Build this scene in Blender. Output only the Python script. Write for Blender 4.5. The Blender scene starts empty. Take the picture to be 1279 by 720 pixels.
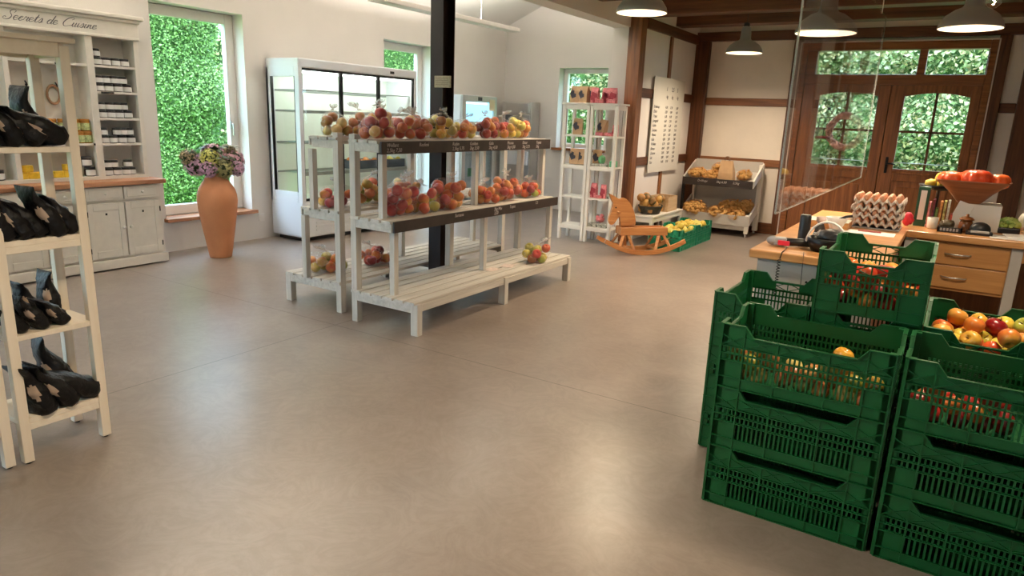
import bpy, bmesh, math, random
from mathutils import Vector, Matrix, noise
random.seed(7)
PI = math.pi
C = bpy.context.scene.collection
W = {}          # name -> world origin used while building

# ------------------------------------------------------------------ materials
def _nt(name):
    m = bpy.data.materials.new(name); m.use_nodes = True
    nt = m.node_tree; b = nt.nodes['Principled BSDF']
    return m, nt, b
def L(nt, a, b): nt.links.new(a, b)
def c4(c): return (c[0], c[1], c[2], 1)
def mat(name, col, rough=.5, metal=0, spec=.5, var=.0, vscale=8, bump=0, bscale=60, coat=0, emit=None, estr=0):
    m, nt, b = _nt(name)
    b.inputs['Base Color'].default_value = c4(col)
    b.inputs['Roughness'].default_value = rough
    b.inputs['Metallic'].default_value = metal
    b.inputs['Specular IOR Level'].default_value = spec
    b.inputs['Coat Weight'].default_value = coat
    b.inputs['Coat Roughness'].default_value = .08
    if emit:
        b.inputs['Emission Color'].default_value = c4(emit); b.inputs['Emission Strength'].default_value = estr
    if var or bump:
        tc = nt.nodes.new('ShaderNodeTexCoord')
    if var:
        n = nt.nodes.new('ShaderNodeTexNoise'); n.inputs['Scale'].default_value = vscale; n.inputs['Detail'].default_value = 5
        L(nt, tc.outputs['Object'], n.inputs['Vector'])
        r = nt.nodes.new('ShaderNodeValToRGB')
        r.color_ramp.elements[0].position = .3; r.color_ramp.elements[1].position = .7
        r.color_ramp.elements[0].color = c4([x * (1 - var) for x in col]); r.color_ramp.elements[1].color = c4([min(1, x * (1 + var * .6)) for x in col])
        L(nt, n.outputs['Fac'], r.inputs['Fac']); L(nt, r.outputs['Color'], b.inputs['Base Color'])
    if bump:
        n2 = nt.nodes.new('ShaderNodeTexNoise'); n2.inputs['Scale'].default_value = bscale; n2.inputs['Detail'].default_value = 4
        L(nt, tc.outputs['Object'], n2.inputs['Vector'])
        bp = nt.nodes.new('ShaderNodeBump'); bp.inputs['Strength'].default_value = bump; bp.inputs['Distance'].default_value = .01
        L(nt, n2.outputs['Fac'], bp.inputs['Height']); L(nt, bp.outputs['Normal'], b.inputs['Normal'])
    return m
def wood(name, c1, c2, axis='Y', rough=.5, scale=1.0, coat=0, spec=.4):
    m, nt, b = _nt(name)
    tc = nt.nodes.new('ShaderNodeTexCoord'); mp = nt.nodes.new('ShaderNodeMapping')
    s = {'X': (1.2, 22, 22), 'Y': (22, 1.2, 22), 'Z': (22, 22, 1.2)}[axis]
    mp.inputs['Scale'].default_value = [q * scale for q in s]
    L(nt, tc.outputs['Object'], mp.inputs['Vector'])
    n = nt.nodes.new('ShaderNodeTexNoise'); n.inputs['Scale'].default_value = 1.6; n.inputs['Detail'].default_value = 7; n.inputs['Roughness'].default_value = .62; n.inputs['Distortion'].default_value = .6
    L(nt, mp.outputs['Vector'], n.inputs['Vector'])
    r = nt.nodes.new('ShaderNodeValToRGB'); e = r.color_ramp.elements
    e[0].position = .32; e[0].color = c4(c1); e[1].position = .68; e[1].color = c4(c2)
    L(nt, n.outputs['Fac'], r.inputs['Fac']); L(nt, r.outputs['Color'], b.inputs['Base Color'])
    b.inputs['Roughness'].default_value = rough; b.inputs['Coat Weight'].default_value = coat; b.inputs['Coat Roughness'].default_value = .2
    b.inputs['Specular IOR Level'].default_value = spec
    bp = nt.nodes.new('ShaderNodeBump'); bp.inputs['Strength'].default_value = .12; bp.inputs['Distance'].default_value = .004
    L(nt, n.outputs['Fac'], bp.inputs['Height']); L(nt, bp.outputs['Normal'], b.inputs['Normal'])
    return m
def film(name, tint=(1, 1, 1), gloss=.12, rough=.08, haze=0.0, bump=0, bscale=30, hazecol=(.9, .9, .9), edge=.96):
    """clear sheet: see-through plus Fresnel gloss, a little milky if haze > 0"""
    m = bpy.data.materials.new(name); m.use_nodes = True; nt = m.node_tree; nt.nodes.clear()
    out = nt.nodes.new('ShaderNodeOutputMaterial'); tr = nt.nodes.new('ShaderNodeBsdfTransparent'); tr.inputs[0].default_value = c4(tint)
    gl = nt.nodes.new('ShaderNodeBsdfGlossy'); gl.inputs['Roughness'].default_value = rough; gl.inputs[0].default_value = (1, 1, 1, 1)
    fr = nt.nodes.new('ShaderNodeLayerWeight'); fr.inputs['Blend'].default_value = .5
    pw = nt.nodes.new('ShaderNodeMath'); pw.operation = 'POWER'; pw.inputs[1].default_value = 5
    ad = nt.nodes.new('ShaderNodeMath'); ad.operation = 'MULTIPLY_ADD'; ad.use_clamp = True; ad.inputs[1].default_value = edge; ad.inputs[2].default_value = gloss
    L(nt, fr.outputs['Facing'], pw.inputs[0]); L(nt, pw.outputs[0], ad.inputs[0])
    base = tr.outputs[0]
    if haze:
        df = nt.nodes.new('ShaderNodeBsdfDiffuse'); df.inputs[0].default_value = c4(hazecol)
        mx0 = nt.nodes.new('ShaderNodeMixShader'); mx0.inputs[0].default_value = haze
        L(nt, tr.outputs[0], mx0.inputs[1]); L(nt, df.outputs[0], mx0.inputs[2]); base = mx0.outputs[0]
    mx = nt.nodes.new('ShaderNodeMixShader'); L(nt, ad.outputs[0], mx.inputs[0]); L(nt, base, mx.inputs[1]); L(nt, gl.outputs[0], mx.inputs[2])
    if bump:
        tc = nt.nodes.new('ShaderNodeTexCoord'); n = nt.nodes.new('ShaderNodeTexNoise'); n.inputs['Scale'].default_value = bscale; n.inputs['Detail'].default_value = 3
        L(nt, tc.outputs['Object'], n.inputs['Vector']); bp = nt.nodes.new('ShaderNodeBump'); bp.inputs['Strength'].default_value = bump; bp.inputs['Distance'].default_value = .02
        L(nt, n.outputs['Fac'], bp.inputs['Height']); L(nt, bp.outputs['Normal'], gl.inputs['Normal'])
    L(nt, mx.outputs[0], out.inputs[0])
    return m
def fruit(name, stops, scale=14, rough=.28, spec=.5):
    """skin with blotches; each copy differs through its own random value"""
    m, nt, b = _nt(name)
    tc = nt.nodes.new('ShaderNodeTexCoord'); oi = nt.nodes.new('ShaderNodeObjectInfo')
    mu = nt.nodes.new('ShaderNodeMath'); mu.operation = 'MULTIPLY'; mu.inputs[1].default_value = 37
    L(nt, oi.outputs['Random'], mu.inputs[0])
    n = nt.nodes.new('ShaderNodeTexNoise'); n.noise_dimensions = '4D'; n.inputs['Scale'].default_value = scale; n.inputs['Detail'].default_value = 4
    L(nt, tc.outputs['Object'], n.inputs['Vector']); L(nt, mu.outputs[0], n.inputs['W'])
    a = nt.nodes.new('ShaderNodeMath'); a.operation = 'MULTIPLY_ADD'; a.inputs[1].default_value = .5; a.inputs[2].default_value = -.25
    L(nt, oi.outputs['Random'], a.inputs[0])
    s = nt.nodes.new('ShaderNodeMath'); s.operation = 'ADD'; L(nt, n.outputs['Fac'], s.inputs[0]); L(nt, a.outputs[0], s.inputs[1])
    r = nt.nodes.new('ShaderNodeValToRGB'); e = r.color_ramp.elements
    e[0].position = stops[0][0]; e[0].color = c4(stops[0][1]); e[1].position = stops[-1][0]; e[1].color = c4(stops[-1][1])
    for p, cc in stops[1:-1]:
        q = e.new(p); q.color = c4(cc)
    L(nt, s.outputs[0], r.inputs['Fac']); L(nt, r.outputs['Color'], b.inputs['Base Color'])
    b.inputs['Roughness'].default_value = rough; b.inputs['Specular IOR Level'].default_value = spec
    return m
def leafmat(name, stops, rough=.6):
    m, nt, b = _nt(name)
    g = nt.nodes.new('ShaderNodeNewGeometry'); r = nt.nodes.new('ShaderNodeValToRGB'); e = r.color_ramp.elements
    e[0].position = 0; e[0].color = c4(stops[0]); e[1].position = 1; e[1].color = c4(stops[-1])
    for i, cc in enumerate(stops[1:-1]):
        q = e.new((i + 1) / (len(stops) - 1)); q.color = c4(cc)
    L(nt, g.outputs['Random Per Island'], r.inputs['Fac']); L(nt, r.outputs['Color'], b.inputs['Base Color'])
    b.inputs['Roughness'].default_value = rough
    b.inputs['Transmission Weight'].default_value = 0
    return m

def floor_mat():
    m, nt, b = _nt('polished_concrete')
    tc = nt.nodes.new('ShaderNodeTexCoord')
    n = nt.nodes.new('ShaderNodeTexNoise'); n.inputs['Scale'].default_value = 1.1; n.inputs['Detail'].default_value = 9; n.inputs['Roughness'].default_value = .65
    L(nt, tc.outputs['Object'], n.inputs['Vector'])
    r = nt.nodes.new('ShaderNodeValToRGB'); e = r.color_ramp.elements
    e[0].position = .35; e[0].color = c4((.172, .135, .111)); e[1].position = .68; e[1].color = c4((.272, .220, .185))
    L(nt, n.outputs['Fac'], r.inputs['Fac'])
    mp = nt.nodes.new('ShaderNodeMapping'); mp.inputs['Scale'].default_value = (3, 2, 1); mp.inputs['Rotation'].default_value = (0, 0, .5)
    L(nt, tc.outputs['Object'], mp.inputs['Vector'])
    n2 = nt.nodes.new('ShaderNodeTexNoise'); n2.inputs['Scale'].default_value = 2.2; n2.inputs['Detail'].default_value = 10; n2.inputs['Roughness'].default_value = .75; n2.inputs['Distortion'].default_value = 0
    L(nt, mp.outputs['Vector'], n2.inputs['Vector'])
    mx = nt.nodes.new('ShaderNodeMixRGB'); mx.inputs[2].default_value = c4((.30, .255, .225))
    ms = nt.nodes.new('ShaderNodeMath'); ms.operation = 'MULTIPLY'; ms.inputs[1].default_value = .45
    L(nt, n2.outputs['Fac'], ms.inputs[0]); L(nt, ms.outputs[0], mx.inputs[0]); L(nt, r.outputs['Color'], mx.inputs[1])
    n3 = nt.nodes.new('ShaderNodeTexNoise'); n3.inputs['Scale'].default_value = 4.5; n3.inputs['Detail'].default_value = 6; n3.inputs['Roughness'].default_value = .7; n3.inputs['Distortion'].default_value = 5
    L(nt, tc.outputs['Object'], n3.inputs['Vector'])
    r3 = nt.nodes.new('ShaderNodeValToRGB'); e = r3.color_ramp.elements
    e[0].position = .40; e[0].color = (.93, .93, .93, 1); e[1].position = .60; e[1].color = (1.06, 1.06, 1.065, 1)
    L(nt, n3.outputs['Fac'], r3.inputs['Fac'])
    m3 = nt.nodes.new('ShaderNodeMixRGB'); m3.blend_type = 'MULTIPLY'; m3.inputs[0].default_value = 1
    L(nt, mx.outputs[0], m3.inputs[1]); L(nt, r3.outputs['Color'], m3.inputs[2]); mx = m3
    # saw-cut joints
    sp = nt.nodes.new('ShaderNodeSeparateXYZ'); L(nt, tc.outputs['Object'], sp.inputs[0])
    def joint(sock, pos, w=.0035):
        s = nt.nodes.new('ShaderNodeMath'); s.operation = 'SUBTRACT'; s.inputs[1].default_value = pos; L(nt, sock, s.inputs[0])
        a = nt.nodes.new('ShaderNodeMath'); a.operation = 'ABSOLUTE'; L(nt, s.outputs[0], a.inputs[0])
        l = nt.nodes.new('ShaderNodeMath'); l.operation = 'LESS_THAN'; l.inputs[1].default_value = w; L(nt, a.outputs[0], l.inputs[0])
        return l.outputs[0]
    ja = joint(sp.outputs['Y'], JY); jb = joint(sp.outputs['X'], JX)
    ad = nt.nodes.new('ShaderNodeMath'); ad.operation = 'MAXIMUM'; L(nt, ja, ad.inputs[0]); L(nt, jb, ad.inputs[1])
    mj = nt.nodes.new('ShaderNodeMixRGB'); mj.inputs[2].default_value = c4((.07, .05, .04))
    sc = nt.nodes.new('ShaderNodeMath'); sc.operation = 'MULTIPLY'; sc.inputs[1].default_value = .8; L(nt, ad.outputs[0], sc.inputs[0])
    L(nt, sc.outputs[0], mj.inputs[0]); L(nt, mx.outputs[0], mj.inputs[1]); L(nt, mj.outputs[0], b.inputs['Base Color'])
    rr = nt.nodes.new('ShaderNodeMapRange'); rr.inputs['To Min'].default_value = .28; rr.inputs['To Max'].default_value = .33
    L(nt, n.outputs['Fac'], rr.inputs['Value']); L(nt, rr.outputs['Result'], b.inputs['Roughness'])
    b.inputs['Specular IOR Level'].default_value = .55
    return m
JY, JX = 3.268, -3.502

# ------------------------------------------------------------------ mesh builder
class MB:
    def __init__(s): s.bm = bmesh.new()
    def box(s, x0, x1, y0, y1, z0, z1, mi=0, M=None):
        c = [(x, y, z) for x in (x0, x1) for y in (y0, y1) for z in (z0, z1)]
        if M is not None: c = [M @ Vector(p) for p in c]
        v = [s.bm.verts.new(p) for p in c]
        for f in ((0, 1, 3, 2), (4, 6, 7, 5), (0, 4, 5, 1), (2, 3, 7, 6), (0, 2, 6, 4), (1, 5, 7, 3)):
            g = s.bm.faces.new([v[i] for i in f]); g.material_index = mi
        return s
    def rbox(s, x0, x1, y0, y1, z0, z1, r=.004, mi=0, M=None):
        """box with chamfered edges"""
        t = bmesh.new()
        c = [(x, y, z) for x in (x0, x1) for y in (y0, y1) for z in (z0, z1)]
        v = [t.verts.new(p) for p in c]
        for f in ((0, 1, 3, 2), (4, 6, 7, 5), (0, 4, 5, 1), (2, 3, 7, 6), (0, 2, 6, 4), (1, 5, 7, 3)):
            t.faces.new([v[i] for i in f])
        bmesh.ops.recalc_face_normals(t, faces=t.faces)
        bmesh.ops.bevel(t, geom=list(t.edges), offset=r, segments=2, affect='EDGES', profile=.5)
        s.merge(t, M, mi); return s
    def merge(s, t, M=None, mi=None):
        mp = {}
        for v in t.verts: mp[v] = s.bm.verts.new((M @ v.co) if M is not None else v.co)
        for f in t.faces:
            try: g = s.bm.faces.new([mp[v] for v in f.verts])
            except ValueError: continue
            g.material_index = f.material_index if mi is None else mi; g.smooth = f.smooth
        t.free()
    def cyl(s, p0, p1, r0, r1=None, n=14, mi=0, cap=True, smooth=True):
        r1 = r0 if r1 is None else r1
        p0, p1 = Vector(p0), Vector(p1); d = (p1 - p0).normalized()
        a = d.orthogonal().normalized(); b = d.cross(a)
        R = []
        for p, r in ((p0, r0), (p1, r1)):
            R.append([s.bm.verts.new(p + (a * math.cos(2 * PI * i / n) + b * math.sin(2 * PI * i / n)) * max(r, 1e-5)) for i in range(n)])
        for i in range(n):
            f = s.bm.faces.new((R[0][i], R[0][(i + 1) % n], R[1][(i + 1) % n], R[1][i])); f.smooth = smooth; f.material_index = mi
        if cap:
            f = s.bm.faces.new(R[0][::-1]); f.material_index = mi; f = s.bm.faces.new(R[1]); f.material_index = mi
        return s
    def tube(s, pts, r, n=8, mi=0, closed=False):
        pts = [Vector(p) for p in pts]; N = len(pts); rings = []
        up = Vector((0, 0, 1))
        for i, p in enumerate(pts):
            if closed: d = pts[(i + 1) % N] - pts[i - 1]
            else: d = pts[min(i + 1, N - 1)] - pts[max(i - 1, 0)]
            d.normalize(); a = d.cross(up)
            if a.length < .05: a = d.cross(Vector((1, 0, 0)))
            a.normalize(); b = d.cross(a)
            rr = r[i] if isinstance(r, (list, tuple)) else r
            rings.append([s.bm.verts.new(p + (a * math.cos(2 * PI * k / n) + b * math.sin(2 * PI * k / n)) * rr) for k in range(n)])
        for i in range(N if closed else N - 1):
            A, B = rings[i], rings[(i + 1) % N]
            for k in range(n):
                f = s.bm.faces.new((A[k], A[(k + 1) % n], B[(k + 1) % n], B[k])); f.smooth = True; f.material_index = mi
        if not closed:
            s.bm.faces.new(rings[0][::-1]).material_index = mi; s.bm.faces.new(rings[-1]).material_index = mi
        return s
    def lathe(s, prof, c=(0, 0, 0), n=28, mi=0, wob=None, sx=1, sy=1, M=None, cap=True):
        rings = []
        for (r, z) in prof:
            ring = []
            for i in range(n):
                a = 2 * PI * i / n; rr = max(r, 1e-4) * (wob(a, z) if wob else 1)
                p = Vector((c[0] + rr * math.cos(a) * sx, c[1] + rr * math.sin(a) * sy, c[2] + z))
                ring.append(s.bm.verts.new(M @ p if M is not None else p))
            rings.append(ring)
        for A, B in zip(rings, rings[1:]):
            for i in range(n):
                f = s.bm.faces.new((A[i], A[(i + 1) % n], B[(i + 1) % n], B[i])); f.smooth = True; f.material_index = mi
        if cap: s.bm.faces.new(rings[0][::-1]).material_index = mi; s.bm.faces.new(rings[-1]).material_index = mi
        return s
    def prism(s, pts, axis, a0, a1, mi=0, M=None, smooth=False):
        """closed 2-D outline pts swept along axis ('X': pts=(y,z), 'Y': pts=(x,z), 'Z': pts=(x,y))"""
        def P(p, a):
            q = {'X': (a, p[0], p[1]), 'Y': (p[0], a, p[1]), 'Z': (p[0], p[1], a)}[axis]
            return M @ Vector(q) if M is not None else Vector(q)
        A = [s.bm.verts.new(P(p, a0)) for p in pts]; B = [s.bm.verts.new(P(p, a1)) for p in pts]; n = len(pts)
        fs = [s.bm.faces.new(A), s.bm.faces.new(B[::-1])]
        for i in range(n):
            f = s.bm.faces.new((A[i], B[i], B[(i + 1) % n], A[(i + 1) % n])); f.smooth = smooth; fs.append(f)
        for f in fs: f.material_index = mi
        return s
    def ball(s, c, r, sub=2, sx=1, sy=1, sz=1, mi=0, nz=0, nf=20, M=None):
        t = bmesh.new(); bmesh.ops.create_icosphere(t, subdivisions=sub, radius=1)
        for v in t.verts:
            k = 1 + (nz * noise.noise(v.co * nf * .1 + Vector(c) * 7) if nz else 0)
            v.co = Vector((c[0] + v.co.x * r * sx * k, c[1] + v.co.y * r * sy * k, c[2] + v.co.z * r * sz * k))
        for f in t.faces: f.smooth = True
        s.merge(t, M, mi); return s
    def mesh(s, name, mats, origin=(0, 0, 0), recalc=True):
        if recalc: bmesh.ops.recalc_face_normals(s.bm, faces=s.bm.faces)
        me = bpy.data.meshes.new(name); o = Vector(origin)
        if o.length > 0:
            for v in s.bm.verts: v.co -= o
        s.bm.to_mesh(me); s.bm.free()
        for m in (mats if isinstance(mats, (list, tuple)) else [mats]): me.materials.append(m)
        return me

def tag(o, label=None, cat=None, group=None, kind=None):
    if label: o['label'] = label
    if cat: o['category'] = cat
    if group: o['group'] = group
    if kind: o['kind'] = kind
    return o
def thing(name, label, cat, loc=(0, 0, 0), group=None, local=False):
    o = bpy.data.objects.new(name, None); o.empty_display_size = .05; C.objects.link(o); o.location = loc
    W[o] = Vector((0, 0, 0)) if local else Vector(loc)
    return tag(o, label, cat, group)
def obj(name, mb, m, parent=None, loc=None, recalc=True):
    """link a mesh; vertices are given in world space (or in the parent's own space for local things)"""
    org = W[parent] if parent is not None else Vector(loc or (0, 0, 0))
    o = bpy.data.objects.new(name, mb if isinstance(mb, bpy.types.Mesh) else mb.mesh(name, m, org, recalc)); C.objects.link(o)
    if parent is not None: o.parent = parent
    elif loc: o.location = loc
    W[o] = org
    return o
def dup(root, loc, rot=None, label=None, group=None, scale=None):
    r = root.copy(); C.objects.link(r); r.location = loc
    if rot is not None: r.rotation_euler = rot
    if scale is not None: r.scale = scale if isinstance(scale, (tuple, list)) else (scale,) * 3
    if label: r['label'] = label
    if group: r['group'] = group
    for ch in list(root.children):
        c = ch.copy(); C.objects.link(c); c.parent = r
        for g in list(ch.children):
            d = g.copy(); C.objects.link(d); d.parent = c
    return r
class First:
    """build one, copy the rest: the first placement moves the original itself"""
    def __init__(s, root): s.root = root; s.used = False
    def put(s, loc, rot=None, label=None, group=None, scale=None):
        if s.used: return dup(s.root, loc, rot, label, group, scale)
        s.used = True; r = s.root; r.location = loc
        if rot is not None: r.rotation_euler = rot
        if scale is not None: r.scale = scale if isinstance(scale, (tuple, list)) else (scale,) * 3
        if label: r['label'] = label
        if group: r['group'] = group
        return r
NTR = [0]
def struct(name, mb, m, parent=None):
    o = obj(name, mb, m, parent)
    if parent is None: o['kind'] = 'structure'
    return o
def trim(mb, m, label=None):
    NTR[0] += 1
    o = struct('trim_%d' % NTR[0], mb, m)
    if label: o['label'] = label
    return o
def text(name, s, size, M, m, parent=None, shear=0, extrude=.0005, font_w=1):
    cu = bpy.data.curves.new(name, 'FONT'); cu.body = s; cu.size = size; cu.shear = shear; cu.extrude = extrude
    cu.align_x = 'LEFT'; cu.materials.append(m); cu.resolution_u = 3
    t = bpy.data.objects.new(name, cu); C.objects.link(t)
    dg = bpy.context.evaluated_depsgraph_get()
    me = bpy.data.meshes.new_from_object(t.evaluated_get(dg)); bpy.data.objects.remove(t); bpy.data.curves.remove(cu)
    me.materials.clear(); me.materials.append(m)
    org = W[parent] if parent is not None else Vector((0, 0, 0))
    for v in me.vertices: v.co = (M @ Vector((v.co.x * font_w, v.co.y, v.co.z))) - org
    o = bpy.data.objects.new(name, me); C.objects.link(o)
    if parent is not None: o.parent = parent
    W[o] = org
    return o
def frameM(o, x, y):
    """matrix taking (x,y,z) to origin o with the given x and y axes"""
    x = Vector(x).normalized(); y = Vector(y).normalized(); z = x.cross(y)
    return Matrix(((x.x, y.x, z.x, o[0]), (x.y, y.y, z.y, o[1]), (x.z, y.z, z.z, o[2]), (0, 0, 0, 1)))

# ------------------------------------------------------------------ camera
F, yaw, pitch, roll = 862.2, math.radians(32.091), math.radians(13.983), math.radians(2.2335)
cy, sy = math.cos(yaw), math.sin(yaw)
f_ = Vector((-sy * math.cos(pitch), cy * math.cos(pitch), -math.sin(pitch))); r_ = Vector((cy, sy, 0)); u_ = r_.cross(f_)
r2 = r_ * math.cos(roll) + u_ * math.sin(roll); u2 = -r_ * math.sin(roll) + u_ * math.cos(roll)
cam = bpy.data.cameras.new('camera'); co = bpy.data.objects.new('camera', cam); C.objects.link(co)
cam.sensor_width = 36; cam.lens = F / 1279 * 36; cam.clip_start = .05; cam.clip_end = 200
co.matrix_world = Matrix(((r2.x, u2.x, -f_.x, 0), (r2.y, u2.y, -f_.y, 0), (r2.z, u2.z, -f_.z, 1.47), (0, 0, 0, 1)))
bpy.context.scene.camera = co

# ------------------------------------------------------------------ palette
M_wall = mat('cream_plaster', (.73, .685, .64), .85, var=.04, vscale=1.5, bump=.08, bscale=120)
M_wallw = mat('white_plaster', (.75, .70, .67), .85, var=.04, vscale=2, bump=.1, bscale=60)
M_infill = mat('infill_plaster', (.745, .668, .592), .9, var=.06, vscale=2.5, bump=.15, bscale=40)
M_ceil = mat('ceiling_white', (.76, .73, .68), .9)
M_frame = mat('window_frame_white', (.78, .74, .70), .35)
M_floor = floor_mat()
M_timber = {a: wood('old_timber_' + a, (.042, .014, .005), (.155, .052, .018), a, .42, .6) for a in 'XYZ'}
M_timberR = {a: wood('reddish_timber_' + a, (.10, .034, .013), (.32, .13, .05), a, .45, .6) for a in 'XZ'}
M_doorw = {a: wood('varnished_door_' + a, (.15, .048, .012), (.34, .12, .034), a, .35, .8, coat=.2) for a in 'XZ'}
M_pane = film('window_pane', (.98, 1, .99), .02, .01)
M_acryl = film('acrylic_sheet', (.985, .985, .985), .02, .015, haze=.004, edge=.55)
M_sill = wood('sill_wood', (.28, .12, .06), (.48, .24, .13), 'Y', .45)
M_rack = wood('grey_limed_wood', (.42, .385, .335), (.60, .56, .50), 'Y', .6, .7)
M_rackz = wood('grey_limed_wood_up', (.42, .385, .335), (.60, .56, .50), 'Z', .6, .7)
M_chalk = mat('chalkboard', (.028, .017, .014), .55, var=.4, vscale=10)
M_chalkw = mat('chalk_marks', (.48, .44, .42), .9)
M_pale = wood('pale_cream_wood', (.74, .63, .49), (.82, .72, .58), 'Z', .5, .5)
M_paley = wood('pale_cream_wood_flat', (.74, .63, .49), (.82, .72, .58), 'Y', .5, .5)
M_white = mat('white_lacquer', (.76, .72, .66), .45, var=.03, vscale=5)
M_cab = mat('painted_cabinet', (.72, .67, .60), .5, var=.06, vscale=12)
M_steel = mat('dark_steel', (.020, .010, .008), .5, .0, var=.3, vscale=8, spec=.3)
M_black = mat('black_plastic', (.012, .012, .013), .4)
M_blackm = mat('black_metal', (.015, .014, .014), .35, .6)
M_grey = mat('grey_plastic', (.32, .32, .33), .4)
M_inox = mat('brushed_steel', (.58, .56, .54), .3, .95, var=.08, vscale=3)
M_appl = mat('appliance_white', (.74, .76, .80), .32, coat=.2)
M_terra = mat('terracotta', (.50, .20, .085), .65, var=.10, vscale=6, bump=.1, bscale=30)
M_green = mat('green_crate_plastic', (.004, .088, .022), .40, var=.12, vscale=14, spec=.45)
M_green2 = mat('green_crate_light', (.02, .29, .16), .42, var=.12, vscale=14)
M_horse = wood('horse_pine', (.36, .135, .042), (.58, .27, .10), 'X', .35, 1.0, coat=.15)
M_butcher = wood('counter_top_wood', (.46, .20, .065), (.66, .34, .13), 'X', .33, .8, coat=.25)
M_drawer = wood('drawer_pine', (.44, .20, .065), (.60, .31, .115), 'X', .4, .6, coat=.1)
M_panelg = mat('grey_painted_boards', (.48, .45, .42), .55, var=.05)
M_kraft = mat('kraft_paper', (.50, .32, .18), .85, var=.1, vscale=18)
M_egg = mat('brown_egg', (.62, .30, .17), .5, var=.08, vscale=60)
M_tray = mat('egg_tray_pulp', (.62, .52, .45), .95, bump=.3, bscale=150)
M_bag = film('clear_bag_film', (.985, .985, .985), .065, .10, haze=.012, bump=1.0, bscale=38, edge=.5)
M_bagknot = film('bag_knot_film', (.95, .95, .95), .18, .12, haze=.30, bump=.8, bscale=50)
M_blackbag = mat('black_foil_bag', (.0045, .004, .0045), .46, bump=.7, bscale=34, spec=.3)
M_beigew = mat('beige_bag_window', (.42, .30, .22), .6)
M_jar = mat('dark_jar', (.035, .014, .010), .2)
M_label = mat('jar_label', (.72, .70, .68), .7)
M_lid = mat('black_lid', (.02, .018, .018), .4)
M_honey = mat('honey_jar', (.40, .17, .03), .25)
M_glabel = mat('green_cream_label', (.45, .50, .22), .7, var=.5, vscale=60)
M_yell = mat('yellow_pack', (.72, .47, .03), .5, var=.2, vscale=30)
M_lampg = mat('lamp_shade_grey', (.30, .29, .28), .42, .2)
M_lampin = mat('lamp_inside_glow', (.9, .8, .6), .6, emit=(1, .80, .50), estr=1.6)
M_potato = mat('potato_skin', (.56, .33, .11), .75, var=.25, vscale=40)
M_paper = mat('white_paper', (.76, .74, .71), .7)
M_ink = mat('pen_ink', (.12, .11, .12), .8)
M_signp = mat('tan_plaque', (.42, .36, .25), .7, var=.2, vscale=60)
AP = {
 'r': fruit('apple_red', [(.25, (.22, .006, .008)), (.55, (.40, .015, .012)), (.85, (.58, .16, .03))]),
 'm': fruit('apple_bicolour', [(.25, (.45, .02, .012)), (.5, (.58, .09, .02)), (.78, (.66, .36, .05))]),
 'g': fruit('apple_green', [(.25, (.40, .12, .02)), (.5, (.40, .28, .03)), (.8, (.34, .38, .05))]),
 'y': fruit('apple_yellow', [(.25, (.66, .30, .03)), (.5, (.72, .50, .06)), (.8, (.66, .58, .10))]),
 'o': fruit('apple_orange', [(.25, (.55, .07, .015)), (.5, (.64, .20, .035)), (.8, (.70, .38, .07))]),
 'd': fruit('apple_dull', [(.25, (.50, .14, .05)), (.5, (.62, .34, .10)), (.8, (.66, .54, .18))]),
}
M_stem = mat('stem', (.10, .05, .02), .8)
M_squash = fruit('squash_skin', [(.3, (.06, .07, .03)), (.5, (.50, .24, .07)), (.8, (.66, .42, .12))], 9, .5)
M_quince = fruit('quince_skin', [(.3, (.62, .42, .05)), (.5, (.74, .56, .10)), (.8, (.66, .60, .16))], 9, .5)
M_pump = fruit('orange_pumpkin', [(.3, (.42, .030, .008)), (.5, (.58, .058, .010)), (.8, (.68, .11, .018))], 6, .3)
# ================================================================== the room
def wall_cells(mb, axis, a0, a1, u0, u1, z0, z1, holes):
    """wall slab between a0..a1 on its thin axis, holes given as (u0,u1,z0,z1)"""
    us = sorted({u0, u1, *[h[0] for h in holes], *[h[1] for h in holes]}); zs = sorted({z0, z1, *[h[2] for h in holes], *[h[3] for h in holes]})
    for i in range(len(us) - 1):
        for j in range(len(zs) - 1):
            cu, cz = (us[i] + us[i + 1]) / 2, (zs[j] + zs[j + 1]) / 2
            if any(h[0] < cu < h[1] and h[2] < cz < h[3] for h in holes): continue
            if axis == 'X': mb.box(a0, a1, us[i], us[i + 1], zs[j], zs[j + 1])
            else: mb.box(us[i], us[i + 1], a0, a1, zs[j], zs[j + 1])
    bmesh.ops.remove_doubles(mb.bm, verts=mb.bm.verts, dist=1e-5)
    return mb
XR, YB, ZC = 2.6, -3.2, 2.86
b = MB(); b.box(-6.9, XR + .2, YB - .2, 10.35, -.12, 0); struct('floor', b, M_floor)
W1 = (3.95, 4.97, .34, 2.40); W2 = (7.13, 8.10, .12, 2.39); W0 = (-1.9, .4, .3, 2.4); WB = (-5.57, -4.72, 1.0, 2.24)  # W0 is an unseen opening added to let in extra daylight
struct('wall_left', wall_cells(MB(), 'X', -6.9, -6.6, YB, 10.05, 0, 2.9, [W1, W2, W0]), M_wall)
struct('wall_back', wall_cells(MB(), 'Y', 10.05, 10.35, -6.9, -3.7, 0, 4.4, [WB]), M_wall)
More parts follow.
